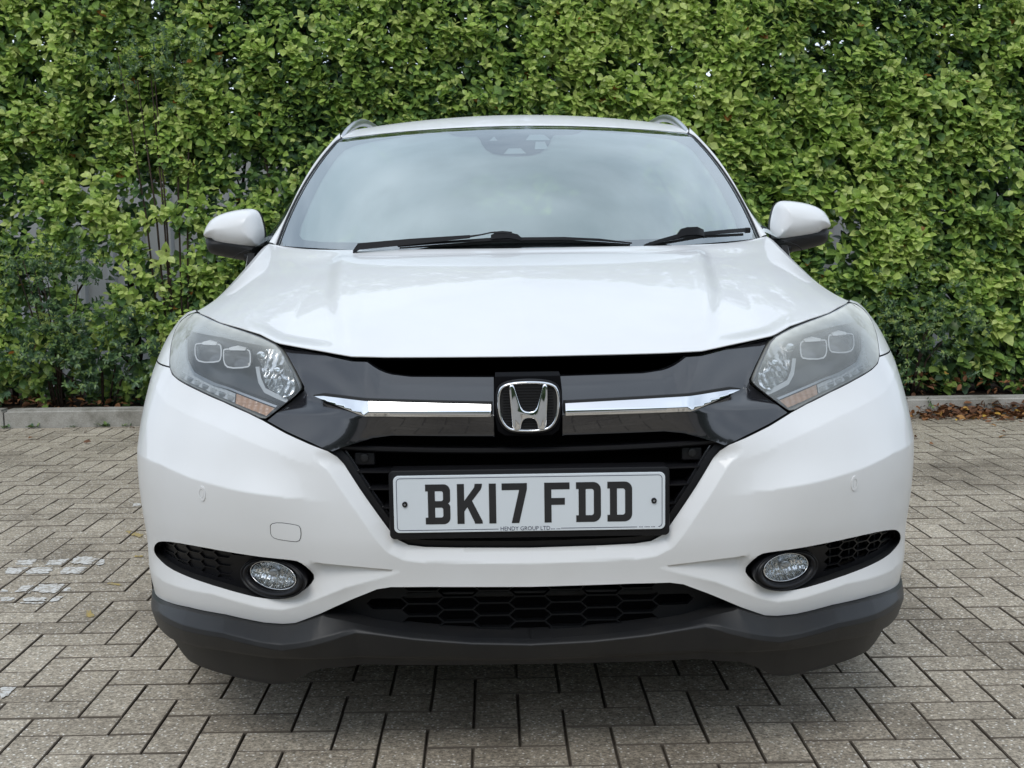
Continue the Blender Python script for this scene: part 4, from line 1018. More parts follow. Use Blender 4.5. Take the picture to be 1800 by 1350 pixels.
for sgn in (-1, 1):
    capo = chaikin(CAP, 2)
    mc = panel("door_mirror", flatS(lambda x, z: dome(capo, .085, .060, 1.56)(x, z) + .10 * (x - .80)), capo, [M['paint'], M['satin']], car, step=.006, rim=.03, rimdir=(0, 1, 0), mirror=False, side=sgn, eps=.003)
    lowo = chaikin(LOWM, 2)
    panel("mirror_lower", flatS(lambda x, z: dome(lowo, .060, .045, 1.570)(x, z) + .08 * (x - .80)), lowo, [M['textured'], M['satin']], mc, step=.008, rim=.02, rimdir=(0, 1, 0), mirror=False, side=sgn, eps=.003)
    pts = [(sgn * .86, 1.545, 1.052), (sgn * .81, 1.55, 1.046), (sgn * .77, 1.555, 1.050), (sgn * .72, 1.56, 1.065)]
    tube("mirror_arm", pts, [.026, .028, .032, .036], M['textured'], mc, n=10, flat=.7)
    prism("mirror_glass", [(sgn * a, b) for a, b in offset(capo, .006)], 1.592, 1.598, M['tint'], mc)
    # seam between cap and arm
    tube("mirror_seam", [(sgn * .885, 1.500, 1.046), (sgn * .870, 1.492, 1.058), (sgn * .845, 1.488, 1.068), (sgn * .812, 1.49, 1.074)], .0018, M['gap'], mc, n=6)
    # quarter trim at the pillar foot
    prism("mirror_base", [(sgn * .70, 1.05), (sgn * .775, 1.05), (sgn * .775, 1.085), (sgn * .735, 1.13), (sgn * .71, 1.10)], 1.535, 1.60, M['satin'], mc, bevel=.004)

# ------------------------------------------------------------------ wipers and scuttle
grid("scuttle", np.array([[(x_, yy + .36 * abs(x_ / .727) ** 2.6, zz + .02 * abs(x_ / .727) ** 2) for x_ in np.linspace(-.70, .70, 25)] for yy, zz in ((.985, 1.040), (1.02, 1.050), (1.045, 1.066))]), M['satin'], car)
def strip(name, pts, w, h, m_, parent):
    """flat tapering bar through pts"""
    P = np.asarray(pts, float); w = np.broadcast_to(np.asarray(w, float), (len(P),)); h = np.broadcast_to(np.asarray(h, float), (len(P),))
    V = []; F = []
    for p, a_, b_ in zip(P, w, h):
        for dy, dz in ((-a_, -b_), (-a_ * .8, b_), (a_ * .8, b_), (a_, -b_)): V.append((p[0], p[1] + dy, p[2] + dz))
    for i in range(len(P) - 1):
        for k in range(4): F.append((4 * i + k, 4 * i + (k + 1) % 4, 4 * i + 4 + (k + 1) % 4, 4 * i + 4 + k))
    F += [(0, 1, 2, 3), tuple(4 * (len(P) - 1) + k for k in (3, 2, 1, 0))]
    o_ = mesh_obj(name, V, F, m_, parent); o_.data.set_sharp_from_angle(angle=math.radians(35)); return o_
wa = strip("wiper", [(-.455, 1.045, 1.062), (-.440, 1.045, 1.076), (-.30, 1.045, 1.087), (-.135, 1.045, 1.0985)], [.010, .016, .014, .009], [.004, .009, .008, .0045], M['satin'], car)
strip("wiper_link", [(-.14, 1.045, 1.098), (-.105, 1.045, 1.103), (-.078, 1.045, 1.1085), (-.045, 1.047, 1.1095), (-.02, 1.05, 1.107)], [.006, .005, .005, .006, .006], [.003, .002, .002, .003, .003], M['satin'], wa)
strip("wiper_clip", [(-.078, 1.05, 1.096), (-.065, 1.05, 1.100), (-.03, 1.052, 1.101), (-.005, 1.055, 1.096), (.008, 1.055, 1.088)], [.008, .010, .010, .010, .007], [.006, .008, .008, .007, .004], M['satin'], wa)
strip("wiper_blade", [(-.335, 1.062, 1.0745), (-.24, 1.055, 1.0825), (-.07, 1.055, 1.091), (.12, 1.058, 1.090), (.22, 1.062, 1.0845), (.31, 1.068, 1.074)], [.003, .006, .008, .008, .006, .003], [.002, .0035, .004, .004, .0035, .002], M['satin'], wa)
strip("wiper_rubber", [(-.33, 1.064, 1.070), (-.07, 1.058, 1.084), (.12, 1.060, 1.083), (.305, 1.070, 1.070)], .002, [.002, .004, .004, .002], M['rubber'], wa)
wb = strip("wiper", [(.345, 1.08, 1.066), (.38, 1.095, 1.076), (.43, 1.112, 1.089), (.452, 1.120, 1.095)], [.010, .010, .009, .008], [.004, .005, .005, .005], M['satin'], car)
strip("wiper_clip", [(.440, 1.115, 1.090), (.452, 1.12, 1.101), (.470, 1.125, 1.105), (.500, 1.14, 1.106), (.520, 1.15, 1.100), (.522, 1.15, 1.090)], [.008, .010, .011, .011, .010, .008], [.006, .010, .011, .011, .009, .006], M['satin'], wb)
strip("wiper_blade", [(.36, 1.09, 1.073), (.45, 1.125, 1.088), (.515, 1.15, 1.097), (.60, 1.22, 1.103), (.668, 1.285, 1.107)], [.004, .007, .008, .008, .008], [.003, .004, .005, .006, .006], M['satin'], wb)
strip("wiper_rubber", [(.36, 1.092, 1.066), (.515, 1.153, 1.089), (.66, 1.285, 1.094)], .002, .004, M['rubber'], wb)
box("blade_end", (.672, 1.285, 1.106), (.016, .018, .016), M['satin'], wb, .003)

# ------------------------------------------------------------------ wheels
def lathe(name, prof, c, m_, parent, n=48):
    V = []; F = []
    for r_, x_ in prof:
        for k in range(n):
            a = 2 * math.pi * k / n; V.append((c[0] + x_, c[1] + r_ * math.cos(a), c[2] + r_ * math.sin(a)))
    for i in range(len(prof) - 1):
        for k in range(n): F.append((i * n + k, i * n + (k + 1) % n, (i + 1) * n + (k + 1) % n, (i + 1) * n + k))
    return mesh_obj(name, V, F, m_, parent)
for sx in (-1, 1):
    for yc in (YF, YR):
        c = (sx * .775, yc, .331)
        ty = lathe("wheel", [(.215, -.10), (.26, -.108), (.305, -.104), (.325, -.085), (.331, -.06), (.332, 0), (.331, .06), (.325, .085), (.305, .104), (.26, .108), (.215, .10)], c, M['rubber'], car)
        lathe("wheel_rim", [(.215, -sx * .10), (.20, -sx * .09), (.195, sx * .03), (.205, sx * .09), (.215, sx * .10)], c, M['alloy'], ty)
        for k in range(5):
            for da in (-9, 9):
                a = math.radians(72 * k + da)
                tube("wheel_spoke", [(c[0] + sx * .075, c[1] + .04 * math.cos(a), c[2] + .04 * math.sin(a)), (c[0] + sx * .085, c[1] + .20 * math.cos(a), c[2] + .20 * math.sin(a))], [.016, .013], M['alloy'], ty, n=6)
        lathe("wheel_hub", [(.0, sx * .085), (.045, sx * .082), (.055, sx * .06), (.055, 0)], c, M['alloy'], ty, 20)
        lathe("brake_disc", [(.0, 0), (.14, 0), (.14, sx * .02), (.0, sx * .02)], c, M['silver'], ty, 32)

# ------------------------------------------------------------------ ground
def pos(m_):
    g = N(m_, "ShaderNodeNewGeometry"); return g.outputs["Position"]
def pnoise(m_, scale, detail=4, rough=.55):
    n = N(m_, "ShaderNodeTexNoise"); n.inputs["Scale"].default_value = scale; n.inputs["Detail"].default_value = detail; n.inputs["Roughness"].default_value = rough
    L(m_, pos(m_), n.inputs["Vector"]); return n
def mixc(m_, f, a, b, mode='MIX'):
    x = N(m_, "ShaderNodeMix", data_type='RGBA', blend_type=mode)
    for s_, v in ((x.inputs["Factor"], f), (x.inputs["A"], a), (x.inputs["B"], b)):
        if isinstance(v, (int, float)): s_.default_value = v
        elif isinstance(v, tuple): s_.default_value = (*v, 1)
        else: L(m_, v, s_)
    return x.outputs["Result"]
pv = mat("block_paving", (0.3, 0.28, 0.25), 0.85, spec=0.3)
_oi = N(pv, "ShaderNodeObjectInfo"); _ra = N(pv, "ShaderNodeAttribute", attribute_name="rnd")
_sum = N(pv, "ShaderNodeMath", operation='ADD'); L(pv, _oi.outputs["Random"], _sum.inputs[0]); L(pv, _ra.outputs["Fac"], _sum.inputs[1])
_fr = N(pv, "ShaderNodeMath", operation='FRACT'); L(pv, _sum.outputs[0], _fr.inputs[0])
_c = ramp(pv, _fr.outputs[0], [(0, (.315, .276, .225)), (.35, (.405, .358, .294)), (.7, (.360, .316, .258)), (1, (.460, .410, .340))])
_n1 = pnoise(pv, 2.2, 5); _r1 = ramp(pv, _n1.outputs["Fac"], [(.30, (.80, .79, .77)), (.70, (1.10, 1.09, 1.07))])
_c2 = mixc(pv, 1.0, _c.outputs[0], _r1.outputs[0], 'MULTIPLY')
_n2 = pnoise(pv, 120, 4, .75); _r2 = ramp(pv, _n2.outputs["Fac"], [(.32, (.36, .35, .34)), (.50, (1, 1, 1)), (.66, (1.62, 1.60, 1.56))])
_c3 = mixc(pv, 1.0, _c2, _r2.outputs[0], 'MULTIPLY')
_v = N(pv, "ShaderNodeTexVoronoi"); _v.inputs["Scale"].default_value = 92; L(pv, pos(pv), _v.inputs["Vector"])
_r3 = ramp(pv, _v.outputs["Distance"], [(.14, (1, 1, 1)), (.30, (0, 0, 0))])
_wn = N(pv, "ShaderNodeTexWhiteNoise"); L(pv, _v.outputs["Color"], _wn.inputs["Vector"])
_th = N(pv, "ShaderNodeMath", operation='GREATER_THAN'); _th.inputs[1].default_value = .36; L(pv, _wn.outputs["Value"], _th.inputs[0])
_ml = N(pv, "ShaderNodeMath", operation='MULTIPLY'); L(pv, _r3.outputs[0], _ml.inputs[0]); L(pv, _th.outputs[0], _ml.inputs[1])
_c4 = mixc(pv, _ml.outputs[0], _c3, (.86, .83, .77))
_n5 = pnoise(pv, 26, 5, .6); _r5 = ramp(pv, _n5.outputs["Fac"], [(.35, (.86, .85, .83)), (.62, (1.06, 1.06, 1.05))])
_c5 = mixc(pv, 1.0, _c4, _r5.outputs[0], 'MULTIPLY')
_n6 = pnoise(pv, 48, 5, .7); _r6 = ramp(pv, _n6.outputs["Fac"], [(.32, (.66, .65, .63)), (.52, (1, 1, 1)), (.68, (1.22, 1.21, 1.19))])
_c6 = mixc(pv, 1.0, _c5, _r6.outputs[0], 'MULTIPLY')
_n7 = pnoise(pv, 1.1, 7, .65); _r7 = ramp(pv, _n7.outputs["Fac"], [(.33, (.62, .61, .60)), (.46, (1, 1, 1))])
_c7 = mixc(pv, 1.0, _c6, _r7.outputs[0], 'MULTIPLY')
L(pv, _c7, bsdf(pv).inputs["Base Color"]); bump(pv, _n2.outputs["Fac"], .6, .003)
M['paver'] = pv
jd = mat('joint_edge_dirt', (.125, .105, .084), .95, spec=.1)
jt = mat("joint_sand", (.055, .046, .037), .95, spec=.1)
_n = pnoise(jt, 60, 5); _r = ramp(jt, _n.outputs["Fac"], [(.3, (.11, .092, .073)), (.7, (.21, .178, .142))])
_nm = pnoise(jt, 2.3, 5, .6); _rm = ramp(jt, _nm.outputs["Fac"], [(.54, (0, 0, 0)), (.66, (1, 1, 1))])
L(jt, mixc(jt, _rm.outputs[0], _r.outputs[0], (.050, .062, .026)), bsdf(jt).inputs["Base Color"])
gr = mat("yard_ground", (.24, .225, .20), .9)
_n = pnoise(gr, 3, 6); _r = ramp(gr, _n.outputs["Fac"], [(.3, (.20, .187, .165)), (.7, (.28, .262, .232))]); L(gr, _r.outputs[0], bsdf(gr).inputs["Base Color"])
def sheet(name, x0, x1, y0, y1, z, m_, n=1):
    return tag(mesh_obj(name, [(x0, y0, z), (x1, y0, z), (x1, y1, z), (x0, y1, z)], [(0, 1, 2, 3)], m_, None, False), kind="structure")
sheet("ground", -600, 600, -600, 600, -.030, gr)
sheet("joint_bed", -5.2, 5.2, -2.4, 4.97, -.010, jt)

PIT, GX, GY = .102, -1.345, 1.040
gap = .0019
paving = tag(empty("block_paving"), kind="structure")
def brick_geo(w, h, c=.0022):
    """block w x h around its centre, chamfered top"""
    V = []
    for ex, z in ((0, -.03), (0, -c), (c, 0)):
        V += [(-w/2 + ex, -h/2 + ex, z), (w/2 - ex, -h/2 + ex, z), (w/2 - ex, h/2 - ex, z), (-w/2 + ex, h/2 - ex, z)]
    F = [(8, 9, 10, 11)]
    for l in (0, 4):
        for k in range(4): F.append((l + k, l + (k + 1) % 4, l + 4 + (k + 1) % 4, l + 4 + k))
    return V, F
bricks = []
for r in range(-40, 36):
    for c in range(-36, 62):
        q = (c - r) % 4
        if q == 0: x0, x1, ya, yb_ = c, c + 2, r, r + 1
        elif q == 3: x0, x1, ya, yb_ = c, c + 1, r, r + 2
        else: continue
        X0, X1, Y0_, Y1_ = GX + PIT * x0, GX + PIT * x1, GY - PIT * yb_, GY - PIT * ya
        if X0 < -5.1 or X1 > 5.1 or Y0_ < -2.3 or Y0_ > 4.93: continue
        bricks.append((X0 + gap, X1 - gap, Y0_ + gap, min(Y1_ - gap, 4.958)))
def to_px(p):
    d = Vector(p) - Vector((-0.06544, -2.24507, 1.0807)); D = d.dot(_fw)
    return (900 + 2100 * d.dot(_rt) / D, 675 - 2100 * d.dot(_up) / D) if D > .1 else (-999, -999)
def visible(b):
    cx, cy = (b[0] + b[1]) / 2, (b[2] + b[3]) / 2
    px, py = to_px((cx, cy, 0))
    if not (-20 < px < 1820 and py < 1365): return False
    return not (260 < px < 1590 and py < 1100) and not (330 < px < 1530 and py < 1165) and py > 700
vis = sorted([b for b in bricks if visible(b)], key=lambda b: (b[2] + 2.245) ** 2 + ((b[0] + b[1]) / 2) ** 2)
single = set(vis[:300])
kinds = {}
tiltr = random.Random(3)
for b in vis[:300]:
    w, h = b[1] - b[0], b[3] - b[2]; k = (round(w, 4), round(h, 4))
    if k not in kinds:
        V, F = brick_geo(w, h); me = bpy.data.meshes.new("paving_block"); me.from_pydata(V, [], F); me.materials.append(pv); me.materials.append(jd); me.polygons.foreach_set('material_index', [0, 1, 1, 1, 1, 1, 1, 1, 1]); kinds[k] = me
    o_ = bpy.data.objects.new("paving_block", kinds[k]); o_.location = ((b[0] + b[1]) / 2, (b[2] + b[3]) / 2, tiltr.uniform(-.0012, .0012))
    o_.rotation_euler = (tiltr.uniform(-.006, .006), tiltr.uniform(-.006, .006), tiltr.uniform(-.009, .009))
    link(o_, paving)
V = []; F = []; R_ = []
for b in bricks:
    if b in single: continue
    v, f = brick_geo(b[1] - b[0], b[3] - b[2]); n = len(V)
    dz, ax, ay = tiltr.uniform(-.0014, .0014), tiltr.uniform(-.006, .006), tiltr.uniform(-.006, .006)
    V += [((b[0] + b[1]) / 2 + p[0], (b[2] + b[3]) / 2 + p[1], p[2] + dz + ax * p[0] + ay * p[1]) for p in v]; F += [tuple(n + i for i in q) for q in f]
    R_ += [tiltr.random()] * len(v)
o_ = mesh_obj("paving_blocks", V, F, [pv, jd], paving, False, [0, 1, 1, 1, 1, 1, 1, 1, 1] * (len(F) // 9)); tag(o_, kind="stuff")
a_ = o_.data.attributes.new("rnd", 'FLOAT', 'POINT'); a_.data.foreach_set("value", np.array(R_, np.float32))

# worn paint on the blocks: pieces of strokes, broken at every joint and ragged at the rim
def clip(poly, x0, x1, y0, y1):
    for ax, lim, sg in ((0, x0, 1), (0, x1, -1), (1, y0, 1), (1, y1, -1)):
        out_ = []
        for i in range(len(poly)):
            p, q = poly[i], poly[(i + 1) % len(poly)]
            a_, b_ = sg * (p[ax] - lim), sg * (q[ax] - lim)
            if a_ >= 0: out_.append(p)
            if (a_ >= 0) != (b_ >= 0):
                t = a_ / (a_ - b_); out_.append((p[0] + (q[0] - p[0]) * t, p[1] + (q[1] - p[1]) * t))
        poly = out_
        if len(poly) < 3: return []
    return poly
wp = mat("worn_white_paint", (.62, .61, .58), .8, spec=.3)
_n = pnoise(wp, 75, 6, .7); _r = ramp(wp, _n.outputs["Fac"], [(.42, (.33, .29, .24)), (.52, (.62, .61, .58))]); L(wp, _r.outputs[0], bsdf(wp).inputs["Base Color"])
yp = mat("worn_yellow_paint", (.40, .30, .10), .85, spec=.2)
_n = pnoise(yp, 120, 4); _r = ramp(yp, _n.outputs["Fac"], [(.40, (.28, .245, .18)), (.58, (.44, .32, .10))]); L(yp, _r.outputs[0], bsdf(yp).inputs["Base Color"])
def ground_at(px, py):
    r = _fw + (px - 900) / 2100 * _rt - (py - 675) / 2100 * _up; t = -1.0807 / r.z
    return (-0.06544 + r.x * t, -2.24507 + r.y * t)
def marking(name, strokes, m_, ragged):
    bm = bmesh.new(); rr = random.Random(5)
    for st in strokes:
        for b in bricks:
            pc_ = clip(st, b[0] + .003, b[1] - .003, b[2] + .003, b[3] - .003)
            if len(pc_) < 3 or abs(area(pc_)) < 1e-4: continue
            ring = resample(pc_, .010); c_ = ring.mean(0)
            ring = np.array([c_ + (p - c_) * (1 - ragged * rr.random() ** 2) for p in ring])
            vs = [bm.verts.new((p[0], p[1], .0026)) for p in ring]; vc = bm.verts.new((c_[0], c_[1], .0028))
            for i in range(len(vs)): bm.faces.new((vs[i], vs[(i + 1) % len(vs)], vc))
    o_ = bm_obj(name, bm, m_); 
    for p in o_.data.polygons:
        if p.normal.z < 0: p.flip()
    return tag(o_, kind="structure")
marking("white_road_marking", [
    [(-1.722, 1.784), (-1.736, 1.838), (-1.719, 1.855), (-1.665, 1.852), (-1.656, 1.780)],
    [(-1.616, 1.770), (-1.623, 1.845), (-1.544, 1.852), (-1.542, 1.773)],
    [(-1.537, 1.786), (-1.544, 1.891), (-1.484, 1.877), (-1.427, 1.833), (-1.409, 1.779), (-1.418, 1.756), (-1.442, 1.767)],
    [(-1.716, 1.667), (-1.727, 1.757), (-1.659, 1.753), (-1.648, 1.659)],
    [(-1.644, 1.662), (-1.654, 1.753), (-1.564, 1.755), (-1.556, 1.661)],
    [(-1.528, 1.659), (-1.535, 1.746), (-1.454, 1.741), (-1.441, 1.650)],
    [(-1.592, 1.454), (-1.594, 1.521), (-1.553, 1.540), (-1.536, 1.438)],
    [(-1.537, 1.446), (-1.552, 1.543), (-1.456, 1.541), (-1.443, 1.429)],
    [(-1.444, 1.433), (-1.451, 1.500), (-1.426, 1.498), (-1.414, 1.451)],
    [(-1.637, 1.460), (-1.643, 1.490), (-1.621, 1.479), (-1.611, 1.459)],
    [(-1.526, 1.332), (-1.534, 1.396), (-1.459, 1.391), (-1.447, 1.319)],
    [(-1.442, 1.337), (-1.445, 1.391), (-1.414, 1.402), (-1.415, 1.351)],
    [(-1.596, 1.358), (-1.613, 1.400), (-1.565, 1.397), (-1.555, 1.359)],
    [(-1.300, 0.628), (-1.258, 0.626), (-1.254, 0.569), (-1.264, 0.541)],
    [(-1.584, 2.679), (-1.554, 2.706), (-1.567, 2.751), (-1.597, 2.744)]], wp, .30)
marking("yellow_road_marking", [
    [(-1.486, 2.250), (-1.475, 2.274), (-1.398, 2.196), (-1.380, 2.125), (-1.425, 2.163)],
    [(-1.339, 1.864), (-1.338, 1.888), (-1.305, 1.882), (-1.297, 1.855)],
    [(-1.329, 1.527), (-1.326, 1.547), (-1.267, 1.530), (-1.268, 1.503)],
    [(-1.296, 1.253), (-1.287, 1.267), (-1.251, 1.192), (-1.270, 1.164)]], yp, .55)

# ------------------------------------------------------------------ kerb, bed, cladding
cc = mat("kerb_concrete", (.34, .325, .29), .9, spec=.2)
_n = pnoise(cc, 5, 7, .65); _r = ramp(cc, _n.outputs["Fac"], [(.30, (.20, .19, .16)), (.52, (.37, .355, .32)), (.75, (.46, .445, .41))])
_n2 = pnoise(cc, 140, 3); _r2 = ramp(cc, _n2.outputs["Fac"], [(.3, (.82, .82, .82)), (.7, (1.1, 1.1, 1.1))])
L(cc, mixc(cc, 1.0, _r.outputs[0], _r2.outputs[0], 'MULTIPLY'), bsdf(cc).inputs["Base Color"]); bump(cc, _n2.outputs["Fac"], .4, .002)
kerb = tag(empty("kerb"), kind="structure")
kx = -3.03 - .915 * 3 - .004
ky = random.Random(9)
for k in range(11):
    bm = bmesh.new(); bmesh.ops.create_cube(bm, size=1)
    for v in bm.verts: v.co = Vector((v.co.x * .907, v.co.y * .125, v.co.z * .24))
    bmesh.ops.bevel(bm, geom=[e for e in bm.edges if all(v.co.z > 0 for v in e.verts)], offset=.014, segments=3, affect='EDGES')
    o_ = bm_obj("kerb_stone", bm, cc, kerb, True); o_.data.set_sharp_from_angle(angle=math.radians(35))
    o_.location = (kx + .915 * (k + .5), 5.023 + ky.uniform(-.004, .004), -.012 + ky.uniform(-.004, .003)); o_.rotation_euler = (0, ky.uniform(-.003, .003), ky.uniform(-.004, .004))
soil = mat("bed_soil", (.035, .027, .020), .95, spec=.1)
_n = pnoise(soil, 25, 6); _r = ramp(soil, _n.outputs["Fac"], [(.35, (.018, .013, .009)), (.7, (.06, .042, .028))]); L(soil, _r.outputs[0], bsdf(soil).inputs["Base Color"])
sheet("planting_bed", -5.3, 5.3, 5.08, 6.4, .082, soil)
cl = mat("cladding_paint", (.56, .57, .60), .5, spec=.4)
_n = pnoise(cl, 1.4, 5); _r = ramp(cl, _n.outputs["Fac"], [(.3, (.48, .49, .51)), (.7, (.60, .61, .64))]); L(cl, _r.outputs[0], bsdf(cl).inputs["Base Color"])
clad = tag(empty("cladding_wall", (0, 7.3, 0)), "pale grey ribbed metal wall glimpsed through gaps in the hedge", "wall")
prof = []
x = -.46
for w_, d in ((.10, 0), (.02, -.03), (.03, -.03), (.02, 0)):
    pass
for k in range(12):
    xs = [(-.464, 0)]
    for j in range(4):
        b0 = -.46 + .23 * j
        xs += [(b0 + .15, 0), (b0 + .168, -.032), (b0 + .205, -.032), (b0 + .223, 0)]
    xs += [(.464, 0)]
    V = [(p[0], p[1], z_) for z_ in (-.02, 1.95) for p in xs]; n = len(xs)
    o_ = mesh_obj("cladding_panel", V, [(i, i + 1, n + i + 1, n + i) for i in range(n - 1)], cl, clad, False)
    o_.location = (-5.1 + .922 * (k + .5), -.003 * (k % 2), 0)
box("cladding_rail", (0, .02, 1.955), (11.2, .06, .05), cl, clad)

# ------------------------------------------------------------------ leaves
def leaf_mat(name, stops, trans, rough=.32):
    m_ = mat(name, (.05, .1, .02), rough, spec=.45)
    at = N(m_, "ShaderNodeAttribute", attribute_name="tint")
    r_ = ramp(m_, at.outputs["Fac"], stops)
    n_ = pnoise(m_, 55, 3); r2 = ramp(m_, n_.outputs["Fac"], [(.3, (.82, .82, .80)), (.7, (1.15, 1.15, 1.1))])
    c_ = mixc(m_, 1.0, r_.outputs[0], r2.outputs[0], 'MULTIPLY')
    L(m_, c_, bsdf(m_).inputs["Base Color"])
    t_ = N(m_, "ShaderNodeBsdfTranslucent"); L(m_, c_, t_.inputs["Color"])
    mx_ = N(m_, "ShaderNodeMixShader"); mx_.inputs[0].default_value = trans
    L(m_, bsdf(m_).outputs[0], mx_.inputs[1]); L(m_, t_.outputs[0], mx_.inputs[2])
    L(m_, mx_.outputs[0], m_.node_tree.nodes["Material Output"].inputs["Surface"])
    return m_
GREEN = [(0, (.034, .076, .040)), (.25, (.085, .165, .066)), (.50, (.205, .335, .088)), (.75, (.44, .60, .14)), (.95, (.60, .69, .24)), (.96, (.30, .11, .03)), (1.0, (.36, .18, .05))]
M['leaf'] = leaf_mat("hedge_leaf", GREEN, .40)
M['smallleaf'] = leaf_mat("small_leaf", [(0, (.035, .075, .040)), (.5, (.070, .135, .060)), (.85, (.17, .26, .07)), (1, (.25, .32, .09))], .22)
M['deadleaf'] = leaf_mat("dead_leaf", [(0, (.075, .035, .020)), (.4, (.17, .075, .035)), (.7, (.26, .115, .045)), (.88, (.42, .22, .06)), (1, (.55, .36, .06))], .10, .7)
M['bark'] = mat("bark", (.045, .032, .024), .9, spec=.2)
_n = noise(M['bark'], 30, 6); _r = ramp(M['bark'], _n.outputs["Fac"], [(.3, (.022, .016, .012)), (.7, (.075, .055, .042))]); L(M['bark'], _r.outputs[0], bsdf(M['bark']).inputs["Base Color"]); bump(M['bark'], _n.outputs["Fac"], .6, .006)

TPL = np.array([(0, 0, 0), (.22, 0, .015), (.52, 0, .005), (.82, 0, -.03), (1, 0, -.09), (.22, .31, .07), (.50, .46, .09), (.80, .25, .02), (.22, -.31, .07), (.50, -.46, .09), (.80, -.25, .02)])
TRI = np.array([(0, 8, 1), (0, 1, 5), (1, 8, 9), (1, 9, 2), (1, 2, 6), (1, 6, 5), (2, 9, 10), (2, 10, 3), (2, 3, 7), (2, 7, 6), (3, 10, 4), (3, 4, 7)])
def norm(a): return a / np.maximum(np.linalg.norm(a, axis=-1, keepdims=True), 1e-9)
def leaf_frames(base, d, up, L_, W_):
    """base (n,3), d direction, up approximate normal -> (n,3,3) axes already scaled"""
    X = norm(d); Yv = norm(np.cross(up, X)); Z = np.cross(X, Yv)
    return np.stack([X * L_[:, None], Yv * W_[:, None], Z * L_[:, None]], 1)
def leaf_mesh(name, base, ax, tint, m_, parent, kind="stuff"):
    n = len(base)
    V = base[:, None, :] + np.einsum('vk,nkc->nvc', TPL, ax)
    me = bpy.data.meshes.new(name); nv = len(TPL); nt = len(TRI)
    me.vertices.add(n * nv); me.vertices.foreach_set("co", V.reshape(-1).astype(np.float32))
    idx = (TRI[None] + (np.arange(n) * nv)[:, None, None]).reshape(-1).astype(np.int32)
    me.loops.add(len(idx)); me.loops.foreach_set("vertex_index", idx)
    me.polygons.add(n * nt); me.polygons.foreach_set("loop_start", np.arange(0, n * nt * 3, 3, dtype=np.int32))
    me.polygons.foreach_set("use_smooth", np.ones(n * nt, bool))
    me.update(calc_edges=True)
    a_ = me.attributes.new("tint", 'FLOAT', 'POINT'); a_.data.foreach_set("value", np.repeat(tint, nv).astype(np.float32))
    me.materials.append(m_)
    o_ = link(bpy.data.objects.new(name, me), parent)
    if kind: o_["kind"] = kind
    return o_
def vnoise(x, z, seed, sc):
    """smooth value noise"""
    r = np.random.default_rng(seed).random((64, 64)); x = np.asarray(x) * sc + 40; z = np.asarray(z) * sc + 40
    i, j = np.floor(x).astype(int), np.floor(z).astype(int); u, v = x - i, z - j; u = u*u*(3-2*u); v = v*v*(3-2*v); g = lambda a, b: r[a % 64, b % 64]
    return g(i, j)*(1-u)*(1-v)+g(i+1, j)*u*(1-v)+g(i, j+1)*(1-u)*v+g(i+1, j+1)*u*v
def sprigs(c, axis, n_leaf, L0, rng, tint0, spread=(45, 92), ratio=.37, step=.012):
    """leaf whorls: c (n,3) tips, axis (n,3)"""
    n = len(c); axis = norm(axis)
    ref = np.tile((.3, .2, 1.0), (n, 1)); e1 = norm(np.cross(axis, ref)); e2 = np.cross(axis, e1)
    B = []; A = []; Tn = []
    for j in range(n_leaf):
        on = rng.random(n) < .9
        ph = j * 2.399 + rng.random(n) * 1.0; th = np.radians(spread[0] + (spread[1] - spread[0]) * j / max(1, n_leaf - 1) + rng.normal(0, 12, n))
        d = axis * np.cos(th)[:, None] + (e1 * np.cos(ph)[:, None] + e2 * np.sin(ph)[:, None]) * np.sin(th)[:, None]
        d[:, 2] -= .12
        Ls = L0 * (0.55 + .45 * (j + 1) / n_leaf) * rng.uniform(.75, 1.2, n)
        base = c - axis * (step * j)[..., None] if np.ndim(step) else c - axis * step * j
        upv = axis + .5 * np.array([0, -.3, 1.0]) + rng.normal(0, .25, (n, 3))
        ax = leaf_frames(base, d, upv, Ls, Ls * ratio * rng.uniform(.9, 1.15, n) * 2 * .5 / .46 * .92)
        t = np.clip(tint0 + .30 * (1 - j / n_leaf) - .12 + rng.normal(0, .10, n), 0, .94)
        B.append(base[on]); A.append(ax[on]); Tn.append(t[on])
    return np.concatenate(B), np.concatenate(A), np.concatenate(Tn)

hedge = tag(empty("hedge", (0, 5.35, .08)), "tall clipped evergreen hedge with glossy green leaves filling the background behind the white car", "hedge")
def density(x, z):
    d = np.ones_like(x)
    g = lambda cx, cz, rx, rz: np.exp(-(((x - cx) / rx) ** 2 + ((z - cz) / rz) ** 2))
    d -= .95 * g(-3.02, 1.32, .14, .14) + .85 * g(-2.62, .80, .16, .36) + .85 * g(-2.92, .75, .13, .30) + .60 * g(-2.36, 1.0, .26, .30) + .7 * g(-2.30, .55, .18, .2)
    d -= .80 * g(2.85, .42, .45, .13) + .5 * g(2.2, .35, .25, .12) + .35 * g(-2.75, 2.32, .25, .10)
    d -= (.55 * (vnoise(x, z, 3, 3.3) > .74) + .22 * (vnoise(x, z, 8, 7) > .72)) * (z < 1.7)
    return np.clip(d, .03, 1)
rg = np.random.default_rng(21)
def hedge_points(n, x0, x1, z0, z1, back=False):
    x = rg.uniform(x0, x1, n); z = rg.uniform(z0, z1, n)
    cl_ = .40 + .90 * sst(.34, .66, .6 * vnoise(x, z, 31, 6.5) + .4 * vnoise(x, z, 32, 13))
    k = rg.random(n) < (1.0 if back else cl_) * density(x, z) * np.clip((z - .02) / .25, .25, 1)
    x, z = x[k], z[k]
    f = 5.20 - .13 * (vnoise(x, z, 5, 2.2) - .5) - .10 * (vnoise(x, z, 6, 5.5) - .5) + .10 * np.clip(.5 - z, 0, .5) 
    return np.stack([x, f + (rg.exponential(.055, len(x)) if not back else rg.uniform(.18, .5, len(x))), z], 1)
